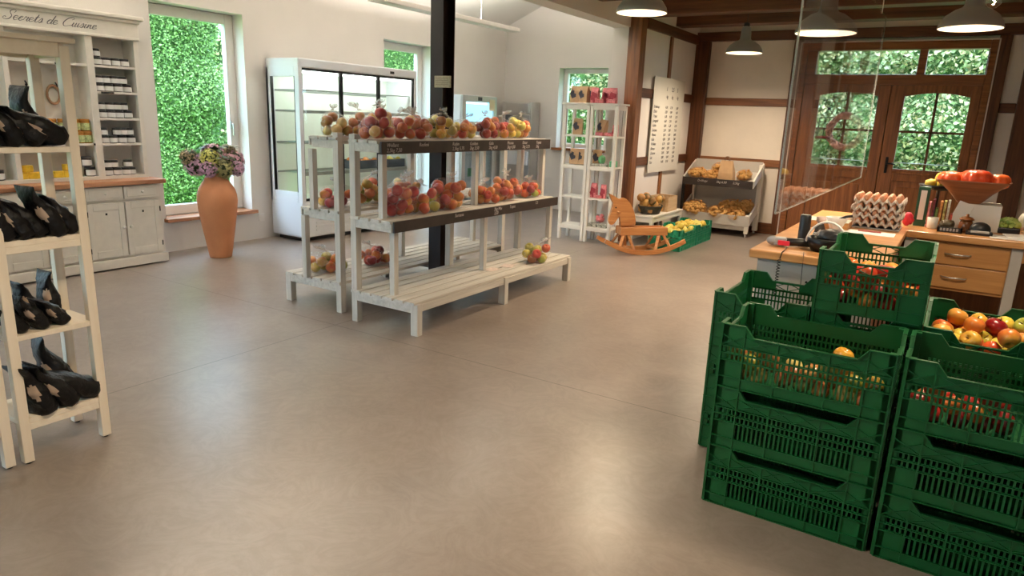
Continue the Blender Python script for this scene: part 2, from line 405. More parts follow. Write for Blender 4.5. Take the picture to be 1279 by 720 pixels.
# wall between the lean-to and the old timber-framed house: header over the wide opening and a stub beyond it
b = MB(); b.box(-3.7, -3.48, YB, 7.95, 2.53, 4.4); struct('wall_header', b, M_wallw)
b = MB(); b.box(-3.7, -3.36, 7.95, 10.2, 0, 4.4); struct('wall_middle', b, M_wallw)
struct('wall_front', wall_cells(MB(), 'Y', 10.06, 10.35, -3.7, XR, 0, 2.9, [(-1.94, .15, 0, 2.5)]), M_infill)
struct('wall_right', wall_cells(MB(), 'X', XR, XR + .2, YB, 10.35, 0, 2.9, [(-2.2, -.8, .9, 2.2)]), M_infill)
struct('wall_entrance', wall_cells(MB(), 'Y', YB - .2, YB, -6.9, XR, 0, 4.4, [(-6.2, -4.9, .1, 2.4)]), M_wall)
b = MB(); b.prism([(-6.95, 2.74), (-3.66, 4.16), (-3.66, 4.3), (-6.95, 2.9)], 'Y', YB - .2, 10.2); struct('ceiling_lean_to', b, M_ceil)
b = MB(); b.box(-3.50, XR, YB, 10.2, ZC, ZC + .12); struct('ceiling', b, M_ceil)
# windows: three of the left room, then unseen ones added for daylight
def window(n, mb_axis, plane, u0, u1, z0, z1, fw=.09, depth=.07, sill=None, mull=()):
    f = MB()
    def bx(a, bb, c, d, t=depth):
        if mb_axis == 'X': f.rbox(plane - t / 2, plane + t / 2, a, bb, c, d, .006)
        else: f.rbox(a, bb, plane - t / 2, plane + t / 2, c, d, .006)
    bx(u0, u0 + fw, z0, z1); bx(u1 - fw, u1, z0, z1); bx(u0 + fw, u1 - fw, z0, z0 + fw); bx(u0 + fw, u1 - fw, z1 - fw, z1)
    for m_ in mull: bx(u0 + fw, u1 - fw, m_ - .03, m_ + .03)
    w = struct('window_%d' % n, f, M_frame)
    g = MB()
    if mb_axis == 'X': g.box(plane - .004, plane + .004, u0 + fw - .005, u1 - fw + .005, z0 + fw - .005, z1 - fw + .005)
    else: g.box(u0 + fw - .005, u1 - fw + .005, plane - .004, plane + .004, z0 + fw - .005, z1 - fw + .005)
    struct('pane', g, M_pane, w)
    return w
w = window(1, 'X', -6.80, 3.95, 4.97, .345, 2.395, .10)
h = MB(); h.rbox(-6.765, -6.745, 4.86, 4.89, 1.22, 1.30, .005); h.cyl((-6.745, 4.875, 1.27), (-6.715, 4.875, 1.27), .008); h.rbox(-6.725, -6.708, 4.866, 4.884, 1.15, 1.275, .004)
obj('handle', h, M_inox, w)
b = MB(); b.rbox(-6.76, -6.53, 3.93, 5.0, .305, .342, .006); s = struct('window_sill', b, M_sill, w)
window(2, 'X', -6.80, 7.13, 8.10, .125, 2.385, .10)
w = window(3, 'Y', 10.25, -5.57, -4.72, 1.005, 2.235, .07)
b = MB(); b.rbox(-5.62, -4.68, 9.98, 10.21, .965, 1.002, .005); struct('window_sill', b, M_doorw['X'], w)
window(4, 'X', -6.80, -1.9, .4, .305, 2.395, .1)  # unseen extra window, added to bring daylight in from the left
window(5, 'Y', YB - .12, -6.2, -4.9, .105, 2.395, .1)  # unseen window added behind the camera as a daylight source
window(6, 'X', XR + .1, -2.2, -.8, .905, 2.195, .1)  # unseen window added in the right wall for more daylight

# timber frame of the old house, each timber its own piece
T = M_timber
def tim(x0, x1, y0, y1, z0, z1, ax, m=None, r=.008):
    return trim(MB().rbox(x0, x1, y0, y1, z0, z1, r), (m or T)[ax])
tim(-3.50, -3.335, 7.93, 8.09, 0, 2.66, 'Z', M_timberR)                 # post at the end of the opening
tim(-3.40, -3.325, 8.09, 9.99, 2.535, 2.655, 'Y')                        # top plate, side wall
tim(-3.37, -3.338, 8.93, 9.02, .1, 2.535, 'Z', M_timberR)                # stud
tim(-3.37, -3.336, 8.09, 8.93, 1.75, 1.86, 'Y'); tim(-3.37, -3.336, 9.02, 9.99, 1.75, 1.86, 'Y')
tim(-3.37, -3.336, 8.09, 8.93, .93, 1.035, 'Y'); tim(-3.37, -3.336, 9.02, 9.99, .93, 1.035, 'Y')
tim(-3.38, -3.17, 9.96, 10.09, 0, 2.58, 'Z')                             # corner post
tim(-3.40, XR - .02, 9.98, 10.12, 2.58, 2.70, 'X')                       # top plate, door wall
tim(-3.17, -2.06, 10.035, 10.10, 1.73, 1.83, 'X', M_timberR); tim(-3.17, -2.06, 10.035, 10.10, .92, 1.02, 'X', M_timberR)
tim(-3.17, -2.06, 10.02, 10.10, 0, .15, 'X')
tim(-2.06, -1.955, 10.0, 10.12, 0, 2.58, 'Z')
tim(.165, .29, 10.0, 10.12, 0, 2.58, 'Z'); tim(.29, .45, 10.035, 10.10, 1.72, 1.83, 'X'); tim(.29, .45, 10.02, 10.1, 0, .15, 'X')
tim(.45, .66, 9.96, 10.12, 0, 2.58, 'Z'); tim(.66, XR - .02, 10.035, 10.1, 1.72, 1.83, 'X'); tim(1.5, 1.62, 10.02, 10.1, 0, 2.58, 'Z')
for y0, y1 in ((9.10, 9.34), (8.12, 8.34), (6.85, 7.08), (5.55, 5.78), (4.3, 4.53), (3.0, 3.23), (1.7, 1.93), (.4, .63)):
    b = MB(); b.rbox(-3.46, XR - .01, y0, y1, 2.68, ZC + .01, .012); trim(b, T['X'])
# steel column
b = MB()
px, py = -3.585, 4.545
b.box(px - .062, px + .062, py - .075, py - .065, 0, 2.53); b.box(px - .062, px + .062, py + .065, py + .075, 0, 2.53); b.box(px - .004, px + .004, py - .065, py + .065, 0, 2.53)
b.box(px - .085, px + .085, py - .10, py + .10, 0, .012)
trim(b, M_steel)
pl = thing('wooden_plaque', 'small tan plaque fixed across the dark steel column', 'sign', (-3.5, 4.40, 1.70))
b = MB(); b.rbox(-3.588, -3.43, 4.448, 4.462, 1.667, 1.755, .003); obj('board', b, M_signp, pl)
b = MB()
for k in range(4): b.box(-3.575, -3.45, 4.4455, 4.4485, 1.735 - k * .016, 1.739 - k * .016)
obj('print', b, mat('plaque_print', (.25, .2, .14), .8), pl)

# double door with three-light transom
DY = 10.06
def door():
    fr = MB()
    fr.rbox(-1.955, -1.875, DY - .07, DY + .1, 0, 2.53, .006); fr.rbox(.095, .165, DY - .07, DY + .1, 0, 2.53, .006)
    fr.rbox(-1.875, .095, DY - .07, DY + .1, 2.435, 2.53, .006); fr.rbox(-1.875, .095, DY - .08, DY + .1, 2.02, 2.145, .01)
    for x0, x1 in ((-1.875, -1.755), (-1.25, -1.15), (-.61, -.52), (.085, .095)): fr.rbox(x0, x1, DY - .05, DY + .08, 2.145, 2.435, .006)
    d = struct('door_1', fr, M_doorw['X'])
    g = MB(); 
    for x0, x1 in ((-1.755, -1.25), (-1.15, -.61), (-.52, .085)): g.box(x0, x1, DY + .01, DY + .018, 2.145, 2.435)
    struct('transom_pane', g, M_pane, d)
    w_ = MB()
    w_.box(-1.972, -1.957, DY - .078, DY - .062, 0, 2.545); w_.box(.168, .182, DY - .078, DY - .062, 0, 2.545); w_.box(-1.972, .182, DY - .078, DY - .062, 2.53, 2.545)
    struct('bright_bead', w_, mat('pale_seal', (.62, .52, .44), .6), d)
    for lx0, lx1, gx0, gx1 in ((-1.87, -.855, -1.665, -.985), (-.845, .09, -.69, -.008)):
        m = MB(); y0, y1 = DY - .05, DY + .0
        # outer shape with an arched glazed opening: stiles, rails and an arched head made of slices
        m.rbox(lx0, gx0, y0, y1, .02, 2.02, .005); m.rbox(gx1, lx1, y0, y1, .02, 2.02, .005)
        m.rbox(gx0, gx1, y0, y1, .86, 1.01, .005); m.rbox(gx0, gx1, y0, y1, .02, .20, .005)
        n = 14
        for i in range(n):
            a, c = gx0 + (gx1 - gx0) * i / n, gx0 + (gx1 - gx0) * (i + 1) / n
            hh = lambda x: 1.885 + .045 * (1 - ((x - (gx0 + gx1) / 2) / ((gx1 - gx0) / 2)) ** 2)
            m.prism([(a, hh(a)), (c, hh(c)), (c, 2.02), (a, 2.02)], 'Y', y0, y1)
        # lower raised panel
        m.rbox(gx0, gx1, y0 + .018, y1 - .01, .20, .86, .003); m.rbox(gx0 + .06, gx1 - .06, y0 + .004, y0 + .03, .27, .79, .012)
        m.rbox(gx0 - .01, gx1 + .01, y0 - .012, y0 + .01, .95, .985, .006)
        leaf = struct('leaf', m, M_doorw['Z'], d)
        mu = MB(); cx = (gx0 + gx1) / 2
        mu.box(cx - .014, cx + .014, y0 + .012, y0 + .034, 1.01, 1.93); mu.box(gx0, gx1, y0 + .012, y0 + .034, 1.452, 1.478)
        struct('muntin', mu, M_timber['Z'], leaf)
        p = MB(); p.box(gx0 - .005, gx1 + .005, y0 + .036, y0 + .042, 1.0, 1.94); struct('glass', p, M_pane, leaf)
        cr = MB(); cr.cyl((gx0 - .02, y0 - .02, 1.085), (gx1 + .02, y0 - .02, 1.085), .005); struct('curtain_rod', cr, M_inox, leaf)
    s_ = MB(); s_.box(-.87, -.83, DY + .0, DY + .03, .02, 2.03); s_.box(.075, .10, DY + .0, DY + .03, .02, 2.03); s_.box(-1.88, -1.86, DY, DY + .03, .02, 2.03); s_.box(-1.88, .1, DY, DY + .03, 0, .03); s_.box(-1.88, .1, DY, DY + .03, 2.01, 2.04); struct('rebate', s_, M_doorw['Z'], d)
    h = MB(); h.rbox(-.785, -.755, DY - .062, DY - .05, .95, 1.15, .006); h.cyl((-.77, DY - .06, 1.07), (-.77, DY - .11, 1.07), .009)
    h.tube([(-.77, DY - .11, 1.07), (-.74, DY - .115, 1.072), (-.69, DY - .112, 1.068), (-.665, DY - .105, 1.06)], [.009, .009, .008, .007]); h.cyl((-.77, DY - .068, .985), (-.77, DY - .05, .985), .008)
    struct('handle', h, M_blackm, d)
door()
b = MB(); b.box(-6.598, -6.588, 5.05, 5.12, .20, .29); b.cyl((-6.588, 5.085, .245), (-6.584, 5.085, .245), .022)
tag(obj('wall_socket', b, M_frame, loc=(-6.598, 5.085, .2)), 'white wall socket low on the wall between window and chiller', 'socket')

# ================================================================== outside
M_lawn = mat('lawn', (.16, .36, .06), .95, var=.35, vscale=6, bump=.4, bscale=90)
M_path = mat('gravel', (.46, .42, .36), .95, var=.15, vscale=20)
b = MB(); b.box(-60, 50, -40, 60, -.30, -.125); g_ = struct('ground', b, M_lawn)
M_thuja = leafmat('thuja_leaf', [(.06, .12, .03), (.13, .25, .055), (.21, .37, .09), (.34, .50, .17)])
M_broad = leafmat('broad_leaf', [(.05, .10, .02), (.14, .22, .06), (.26, .34, .13), (.44, .46, .24), (.52, .40, .18), (.55, .58, .38)])
M_darkin = mat('inner_branches', (.06, .14, .03), .95, var=.5, vscale=5)
def hedge(name, label, x0, x1, y0, y1, z1, n, leaf, m, face, round_=.3, cat='hedge'):
    """solid dark core plus leaf sprays over its surface"""
    t = thing(name, label, cat, ((x0 + x1) / 2, (y0 + y1) / 2, -.125))
    c = MB(); rng = random.Random(name + str(x0) + str(y0)); cx, cy_ = (x0 + x1) / 2, (y0 + y1) / 2; rx, ry = (x1 - x0) / 2, (y1 - y0) / 2
    def prof(z): 
        k = (z + .125) / (z1 + .125); return (1 - round_ * k ** 3) * (.9 + .1 * math.sin(z * 5))
    c.lathe([(.93 * prof(z1 * i / 10), -.125 + (z1 + .125) * i / 10) for i in range(10)] + [(.5 * prof(z1), z1 - .02)], (0, 0, 0), 20, M=Matrix(((rx, 0, 0, cx), (0, ry, 0, cy_), (0, 0, 1, 0), (0, 0, 0, 1))))
    obj('branches', c, M_darkin, t)
    l = MB()
    for i in range(n):
        a = rng.uniform(0, 2 * PI); z = rng.uniform(-.1, z1)
        if face is not None and rng.random() < .8: a = face + rng.uniform(-1.25, 1.25)
        k = prof(z) * rng.uniform(.90, 1.06) * (1 + .07 * noise.noise(Vector((a * 2, z * 2.2, x0))))
        p = Vector((cx + rx * k * math.cos(a), cy_ + ry * k * math.sin(a), z))
        s_ = leaf * rng.uniform(.6, 1.3); q = Vector((rng.uniform(-1, 1), rng.uniform(-1, 1), rng.uniform(-.2, 1))).normalized(); r = q.orthogonal().normalized()
        r = (Matrix.Rotation(rng.uniform(0, 6), 3, q) @ r)
        v = [l.bm.verts.new(p + r * s_ * .45), l.bm.verts.new(p + q * s_), l.bm.verts.new(p - r * s_ * .45), l.bm.verts.new(p - q * s_ * .5)]
        l.bm.faces.new(v)
    o = obj('leaves', l, m, t, recalc=False)
    return t
hedge('thuja_hedge', 'tall green thuja column close outside the large left window', -11.2, -9.5, 5.25, 7.35, 3.3, 42000, .030, M_thuja, -.5, .12)
hedge('thuja_hedge', 'distant pale green hedge behind the thuja, seen at its right edge', -14.5, -12.5, 5.0, 14.5, 3.0, 16000, .07, M_broad, 0, .2)
hedge('thuja_hedge', 'green thuja outside the window right of the glass chiller', -9.4, -8.0, 8.7, 10.9, 3.0, 20000, .028, M_thuja, -.6, .15)
hedge('garden_shrub', 'green shrub outside the small window behind the pink bags', -8.6, -5.4, 13.0, 15.5, 4.2, 16000, .06, M_broad, -1.3, .2, 'shrub')
hedge('garden_shrub', 'leafy shrub outside the left leaf of the double door', -4.3, -1.7, 13.4, 16.4, 4.6, 26000, .058, M_broad, -1.4, .2, 'shrub')
hedge('garden_shrub', 'leafy shrub outside the right leaf of the double door', -1.6, 2.8, 13.0, 16.6, 4.8, 30000, .058, M_broad, -1.6, .2, 'shrub')
hedge('garden_shrub', 'tall shrub farther back between the two shrubs at the double door', -6.0, 1.5, 17.5, 20.5, 6.0, 14000, .13, M_broad, -1.5, .15, 'shrub')
hedge('thuja_hedge', 'hedge running beyond the left side of the garden', -16.5, -14.5, -6.0, 5.5, 4.2, 5000, .16, M_thuja, .2, .2)
b = MB()
for k in range(4): b.box(-9.4, -9.36, 7.1, 8.1, .62 + k * .42, .64 + k * .42)
for k in range(3): b.box(-9.4, -9.36, 7.15 + k * .42, 7.175 + k * .42, -.12, 2.0)
tag(obj('garden_trellis', b, M_frame, loc=(-9.38, 7.6, -.12)), 'pale garden trellis right of the thuja outside the large window', 'trellis')
# ================================================================== ladder-style shelf units (étagères)
SZ = (.195, .548, .927, 1.283)
def etagere_local(name, label, m, my, width=.35, depth=.27, top=1.70, th=.022, lw=.038, rails=(0, 2), feet=True, cap=.018):
    """local frame: front along +x (0..width), depth along +y, z up"""
    t = thing(name, label, 'shelf unit', (0, 0, 0), local=True)
    for x in (0, width - lw):
        for y in (0, depth - lw):
            l = MB(); l.rbox(x, x + lw, y, y + lw, .008, top - cap - .01, .003); lo = obj('leg', l, m, t)
            if feet:
                f = MB(); f.cyl((x + lw / 2, y + lw / 2, 0), (x + lw / 2, y + lw / 2, .009), .012, n=10); obj('foot', f, M_black, lo)
    for i, z in enumerate(SZ):
        if z > top - .2: continue
        s = MB(); s.rbox(.004, width - .004, .004, depth - .004, z - th, z, .002)
        if i in rails: s.rbox(lw, width - lw, .004, .020, z - .05, z - th, .002); s.rbox(lw, width - lw, depth - .02, depth - .004, z - .05, z - th, .002)
        obj('shelf', s, my, t)
    a = MB(); z1 = top - cap
    a.rbox(lw, width - lw, .003, .022, z1 - .055, z1, .002); a.rbox(lw, width - lw, depth - .022, depth - .003, z1 - .055, z1, .002)
    a.rbox(.003, .022, lw, depth - lw, z1 - .055, z1, .002); a.rbox(width - .022, width - .003, lw, depth - lw, z1 - .055, z1, .002)
    obj('apron', a, my, t)
    c = MB(); c.rbox(-.02, width + .02, -.015, depth + .015, z1 - .001, top, .003); obj('top_board', c, my, t)
    return t
e = etagere_local('ladder_shelf', 'pale wooden four-shelf stand of black bags at the left edge', M_pale, M_paley, depth=.285)
R90 = PI / 2       # local x -> +Y, local y -> -X
e.location = (-3.025, 1.12, 0); e.rotation_euler = (0, 0, R90)
dup(e, (-3.04, .745, 0), (0, 0, R90), 'pale wooden stand cut off by the left picture edge')
e2 = etagere_local('display_shelf', 'white open shelf stand, left one of the pair by the timber post', M_white, M_white, top=1.655, feet=False, cap=.02)
e2.location = (-4.10, 7.55, 0)
dup(e2, (-3.74, 7.55, 0), (0, 0, 0), 'white open shelf stand, right one of the pair by the timber post')

# black foil bags: pillow with a pinched top, beige window at one edge
def black_bag(Lh, Wd, Th, seed):
    """block-bottom foil bag: full below, pinched flat and creased towards the sealed top"""
    m = MB(); rng = random.Random(seed); n = 20; rows = 22; R = []
    for j in range(rows):
        t = j / (rows - 1); z = Lh * t
        a = Wd / 2 * (min(1, .93 + 2.5 * t)) * (1 - .22 * max(0, math.sin(PI * min(1, max(0, (t - .45) / .55)))) + .06 * (t > .92))
        bb = Th / 2 * (min(1, .92 + 3 * t) * max(0, 1 - max(0, (t - .45) / .55)) ** .7 + .06)
        off = (.22 * Th * math.sin(3.2 * t + seed)) * t + (.30 * Th * max(0, t - .80) * 5 * (1 if seed % 2 else -1))
        ring = []
        for i in range(n):
            th = 2 * PI * i / n; c_, s_ = math.cos(th), math.sin(th)
            sx = math.copysign(abs(c_) ** .6, c_); sy_ = math.copysign(abs(s_) ** (.9 - .3 * (1 - t)), s_)
            cr = noise.noise(Vector((sx * 2.2 + seed, sy_ * 3, t * 7))); cr2 = noise.noise(Vector((sx * 6, sy_ * 6 + seed, t * 13)))
            k = 1 + .10 * cr + .05 * cr2
            ring.append(m.bm.verts.new((a * sx * k, bb * sy_ * (1 + .32 * cr + .15 * cr2) + off, max(0, z + .012 * noise.noise(Vector((sx * 3, seed, t * 2))) * (t > .1)))))
        R.append(ring)
    for j in range(rows - 1):
        for i in range(n):
            f = m.bm.faces.new((R[j][i], R[j][(i + 1) % n], R[j + 1][(i + 1) % n], R[j + 1][i])); f.smooth = True
            w = {n - 2: (9, 12), n - 3: (7, 13), n - 4: (8, 12)}.get(i)
            if w and w[0] <= j <= w[1]: f.material_index = 1
    m.bm.faces.new(R[0][::-1]); m.bm.faces.new(R[-1])
    return m
BB = [First(tag(obj('black_bag', black_bag(.25, .15, .075, 1), [M_blackbag, M_beigew]), 'x', 'bag')),
      First(tag(obj('black_bag', black_bag(.22, .14, .070, 2), [M_blackbag, M_beigew]), 'x', 'bag')),
      First(tag(obj('black_bag', black_bag(.29, .14, .085, 3), [M_blackbag, M_beigew]), 'x', 'bag'))]
ords = ['rightmost', 'second from right', 'third from right', 'fourth from right', 'fifth from right', 'sixth from right']
def put_bag(k, x, y, z, tilt, lab, grp, zr=0, sc=1):
    # tilt about X: positive leans the top towards -Y; small roll keeps each one different
    BB[k].put((x, y, z), (tilt, 0, zr), lab, grp, sc)
G = 'black bags on the pale shelf stand'
T_ = math.radians
# top shelf (z 1.283): one upright behind, the rest leaning over in front
put_bag(2, -3.20, 1.395, 1.285, T_(17), 'black bag standing upright behind the others on the top shelf', G, .2, .80)
put_bag(0, -3.09, 1.425, 1.315, T_(62), 'black bag lying furthest right on the top shelf', G, .05, .95)
put_bag(1, -3.09, 1.345, 1.305, T_(48), 'black bag lying second from right on the top shelf', G, -.06, 1.0)
put_bag(0, -3.09, 1.265, 1.295, T_(34), 'black bag lying third from right on the top shelf', G, .08, .85)
put_bag(1, -3.10, 1.185, 1.29, T_(20), 'black bag at the left end of the top shelf', G, 0, .9)
for i in range(6):
    put_bag((1, 0, 1, 1, 0, 1)[i], -3.09 + .014 * (i % 2), 1.425 - i * .060, .936, T_(26 + 3 * (i % 3)), 'black bag %s in the leaning row below the top shelf' % ords[i], G, .10 * math.sin(i * 2), .88)
for i in range(3):
    put_bag((1, 0, 1)[i], -3.085, 1.350 - i * .078, .560, T_(34), 'black bag %s in the front row of the third shelf down' % ords[i], G, .1, .68)
for i in range(3):
    put_bag((0, 1, 0)[i], -3.225, 1.37 - i * .080, .552, T_(3 + 3 * i), 'black bag %s in the back row of the third shelf down' % ords[i], G, .1 * i, .80)
BB[2].put((-3.09, 1.435, .225), (T_(56), 0, T_(6)), 'black bag reaching furthest right on the bottom shelf', G, 1.0)
BB[0].put((-3.075, 1.325, .215), (T_(38), 0, T_(10)), 'black bag in the middle of the fan on the bottom shelf', G, 1.0)
BB[1].put((-3.075, 1.225, .20), (T_(14), 0, T_(14)), 'black bag at the front left of the bottom shelf', G, 1.05)
BB[2].put((-3.235, 1.42, .205), (T_(26), 0, T_(-8)), 'black bag propped up behind on the bottom shelf', G, .98)
cb = MB(); cb.lathe([(.02, 0), (.055, .02), (.062, .06), (.05, .1), (.02, .125), (.012, .14), (.03, .165), (.001, .17)], (0, 0, 0), 18, wob=lambda a, z: 1 + .08 * math.sin(5 * a + z * 60))
cbag = thing('clear_bag', 'clear cellophane bag behind the black bags, second shelf down', 'bag', (-3.22, 1.18, .93)); W[cbag] = Vector((0, 0, 0)); obj('film', cb, M_bag, cbag)
nb = First(tag(obj('bread_roll', MB().ball((0, 0, 0), .024, 2, 1.2, 1, .8), mat('roll', (.55, .33, .2), .7)), 'x', 'bread'))
for k, (dx, dy, dz) in enumerate([(-.02, 0, .03), (.02, -.02, .03), (.01, .025, .032), (0, 0, .068)]):
    nb.put((-3.22 + dx, 1.18 + dy, .93 + dz), (0, 0, k), 'brown roll inside the clear cellophane bag', 'rolls in the cellophane bag')

# ================================================================== kitchen dresser on the left wall
GL = {'e': (.42, [[(0, .18), (.30, .34), (.27, .50), (.10, .46), (.03, .22), (.16, .01), (.42, .16)]]), 'c': (.42, [[(0, .15), (.30, .42), (.20, .50), (.05, .25), (.16, .01), (.42, .16)]]),
 'r': (.42, [[(0, .12), (.10, .55), (.13, .44), (.33, .46), (.26, .12), (.34, .02), (.44, .14)]]), 't': (.36, [[(0, .14), (.22, .90), (.12, .20), (.18, .01), (.36, .14)], [(.02, .56), (.36, .60)]]),
 's': (.38, [[(0, .14), (.22, .55), (.29, .22), (.16, .0), (.04, .08)], [(.16, .0), (.38, .14)]]), 'd': (.50, [[(.34, .42), (.18, .50), (.03, .22), (.12, .01), (.30, .18), (.50, 1.02), (.36, .16), (.42, .02), (.52, .14)]]),
 'u': (.48, [[(0, .14), (.10, .50), (.06, .14), (.16, .01), (.30, .20), (.36, .50), (.32, .12), (.38, .01), (.50, .14)]]), 'i': (.26, [[(0, .14), (.11, .50), (.07, .12), (.13, .01), (.27, .14)], [(.16, .68), (.18, .72)]]),
 'n': (.50, [[(0, .12), (.10, .50), (.05, .02), (.20, .42), (.32, .46), (.30, .12), (.36, .01), (.50, .14)]]), 'S': (.80, [[(.72, .80), (.80, 1.0), (.60, 1.12), (.38, .98), (.42, .72), (.62, .42), (.50, .06), (.18, .0), (.0, .16), (.10, .32), (.24, .22)]]),
 'C': (.86, [[(.70, .78), (.86, .92), (.72, 1.08), (.36, .92), (.10, .48), (.14, .12), (.38, .0), (.86, .20)]]), ' ': (.36, [])}
def script_writing(s, y0, z0, width, x, slant=.42):
    """handwritten script drawn as smooth strokes"""
    tot = sum(GL[c][0] for c in s); k = width / tot; b = MB(); u = 0
    for c in s:
        w, strokes = GL[c]
        for st in strokes:
            P = [st[0]] + st + [st[-1]]; pts = []
            for i in range(1, len(P) - 2):
                for q in range(6):
                    t_ = q / 6; p = [.5 * (2 * P[i][d] + (P[i + 1][d] - P[i - 1][d]) * t_ + (2 * P[i - 1][d] - 5 * P[i][d] + 4 * P[i + 1][d] - P[i + 2][d]) * t_ ** 2 + (3 * P[i][d] - P[i - 1][d] - 3 * P[i + 1][d] + P[i + 2][d]) * t_ ** 3) for d in (0, 1)]; pts.append(p)
            pts.append(P[-1])
            W3 = [(x, y0 + (u + p[0] + slant * p[1]) * k, z0 + p[1] * k * .78) for p in pts]
            rr = [.0016 + .0022 * max(0, (W3[max(i - 1, 0)][2] - W3[min(i + 1, len(W3) - 1)][2])) / (.004 + abs(W3[max(i - 1, 0)][2] - W3[min(i + 1, len(W3) - 1)][2])) for i in range(len(W3))]
            b.tube(W3, rr, 5)
        u += w
    return b
def dresser():
    t = thing('kitchen_dresser', 'painted cream kitchen dresser with open shelves of jars', 'dresser', (-6.4, 2.85, 0))
    x1 = -6.20; y0, y1 = 2.015, 3.69; zt = .745
    b = MB(); b.rbox(-6.59, x1 - .02, y0, y1 - .0, .012, zt, .004); b.rbox(-6.59, x1 + .012, y0, y1 + .012, .012, .095, .006)
    obj('base_cabinet', b, M_cab, t)
    c = MB(); c.rbox(-6.59, x1 + .03, y0 - .03, y1 + .035, zt, .785, .006); obj('counter_board', c, M_sill, t)
    for i in range(5):
        a, d = y1 - .03 - (i + 1) * .327, y1 - .03 - i * .327
        m = MB(); g = .006
        m.rbox(x1 - .022, x1, a + g, d - g, .115, .598, .003)
        # recessed centre field with a chamfered frame
        m.rbox(x1 - .004, x1 + .006, a + g, a + .055, .115, .598, .003); m.rbox(x1 - .004, x1 + .006, d - .055, d - g, .115, .598, .003)
        m.rbox(x1 - .004, x1 + .006, a + .055, d - .055, .115, .18, .003); m.rbox(x1 - .004, x1 + .006, a + .055, d - .055, .535, .598, .003)
        dr = obj('door', m, M_cab, t)
        side = 1 if i % 2 else -1          # knobs meet at the middle of each pair
        ky = (d - .03) if side > 0 else (a + .03)
        k = MB(); k.lathe([(.006, 0), (.007, .012), (.015, .02), (.015, .028), (.008, .033)], (0, 0, 0), 12, M=frameM((x1 + .005, ky, .375), (0, 0, 1), (0, 1, 0)) @ Matrix.Rotation(PI, 4, 'X')); obj('knob', k, M_cab, dr)
        hy = (a + .004) if side > 0 else (d - .004)
        hh = MB(); hh.cyl((x1 + .006, hy, .17), (x1 + .006, hy, .215), .005); hh.cyl((x1 + .006, hy, .49), (x1 + .006, hy, .535), .005); obj('hinge', hh, M_blackm, dr)
        l = MB(); l.box(x1 - .001, x1 + .0012, (a + d) / 2 - .008, (a + d) / 2 + .008, .493, .512); obj('keyhole', l, M_blackm, dr)
        m = MB(); m.rbox(x1 - .022, x1 + .004, a + g, d - g, .622, .735, .004); m.rbox(x1, x1 + .008, a + .03, d - .03, .64, .717, .004)
        w = obj('drawer', m, M_cab, t)
        k = MB(); k.lathe([(.005, 0), (.006, .012), (.012, .018), (.012, .025), (.006, .029)], (0, 0, 0), 12, M=frameM((x1 + .006, (a + d) / 2, .68), (0, 0, 1), (0, 1, 0)) @ Matrix.Rotation(PI, 4, 'X')); obj('knob', k, M_cab, w)
    # hutch
    hx = -6.385; bays = ((2.03, 2.60), (2.64, 3.235), (3.295, 3.65))
    h = MB(); h.box(-6.592, -6.57, y0, 3.69, .785, 2.0)
    for a, d in ((y0, 2.03), (2.60, 2.64), (3.235, 3.295), (3.65, 3.69)): h.rbox(-6.59, hx, a, d, .785, 2.0, .003)
    h.rbox(-6.59, hx + .003, y0, 3.69, .785, .815, .003)
    obj('hutch', h, M_cab, t)
    for a, d in bays[2:]:
        for z in (1.10, 1.32, 1.545, 1.765): obj('shelf', MB().rbox(-6.58, hx - .005, a, d, z - .02, z, .002), M_cab, t)
    for a, d in bays[:2]:
        for z in (1.10, 1.765): obj('shelf', MB().rbox(-6.58, hx - .005, a, d, z - .02, z, .002), M_cab, t)
    f = MB(); f.rbox(-6.59, hx + .012, y0, 3.70, 2.0, 2.14, .004); f.rbox(-6.59, hx + .028, y0, 3.715, 2.135, 2.165, .008); f.rbox(-6.59, hx + .052, y0, 3.74, 2.163, 2.20, .010); f.rbox(-6.59, hx + .022, y0, 3.70, 1.995, 2.018, .005)
    obj('cornice', f, M_cab, t)
    lm = script_writing('Secrets de Cuisine', 2.632, 2.052, .70, hx + .0135); obj('lettering', lm, M_ink, t)
    k = MB()
    for y in (2.82, 3.05, 2.30): k.tube([(-6.568, y, 1.60), (-6.55, y, 1.585), (-6.54, y, 1.57), (-6.55, y, 1.555), (-6.565, y, 1.575)], .006, 6)
    obj('coat_hook', k, M_blackm, t)
    l = MB()
    for y, z in ((2.98, 1.741), (3.22, 1.083), (2.36, 1.083)): l.box(hx - .005, hx - .001, y, y + .06, z, z + .018)
    for y in (3.33,): l.box(hx - .005, hx - .001, y, y + .11, 1.527, 1.543)
    obj('price_tag', l, M_black, t)
dresser()
wr = MB(); wr.tube([(-6.555, 3.02 + .05 * math.cos(a), 1.50 + .075 * math.sin(a)) for a in [i * 2 * PI / 16 for i in range(16)]], .011, 8, closed=True)
tag(obj('dried_wreath', wr, mat('dried_wreath', (.38, .22, .12), .9, bump=.5, bscale=80), loc=(-6.555, 3.02, 1.42)), 'small dried wreath hanging on a dresser hook', 'wreath')

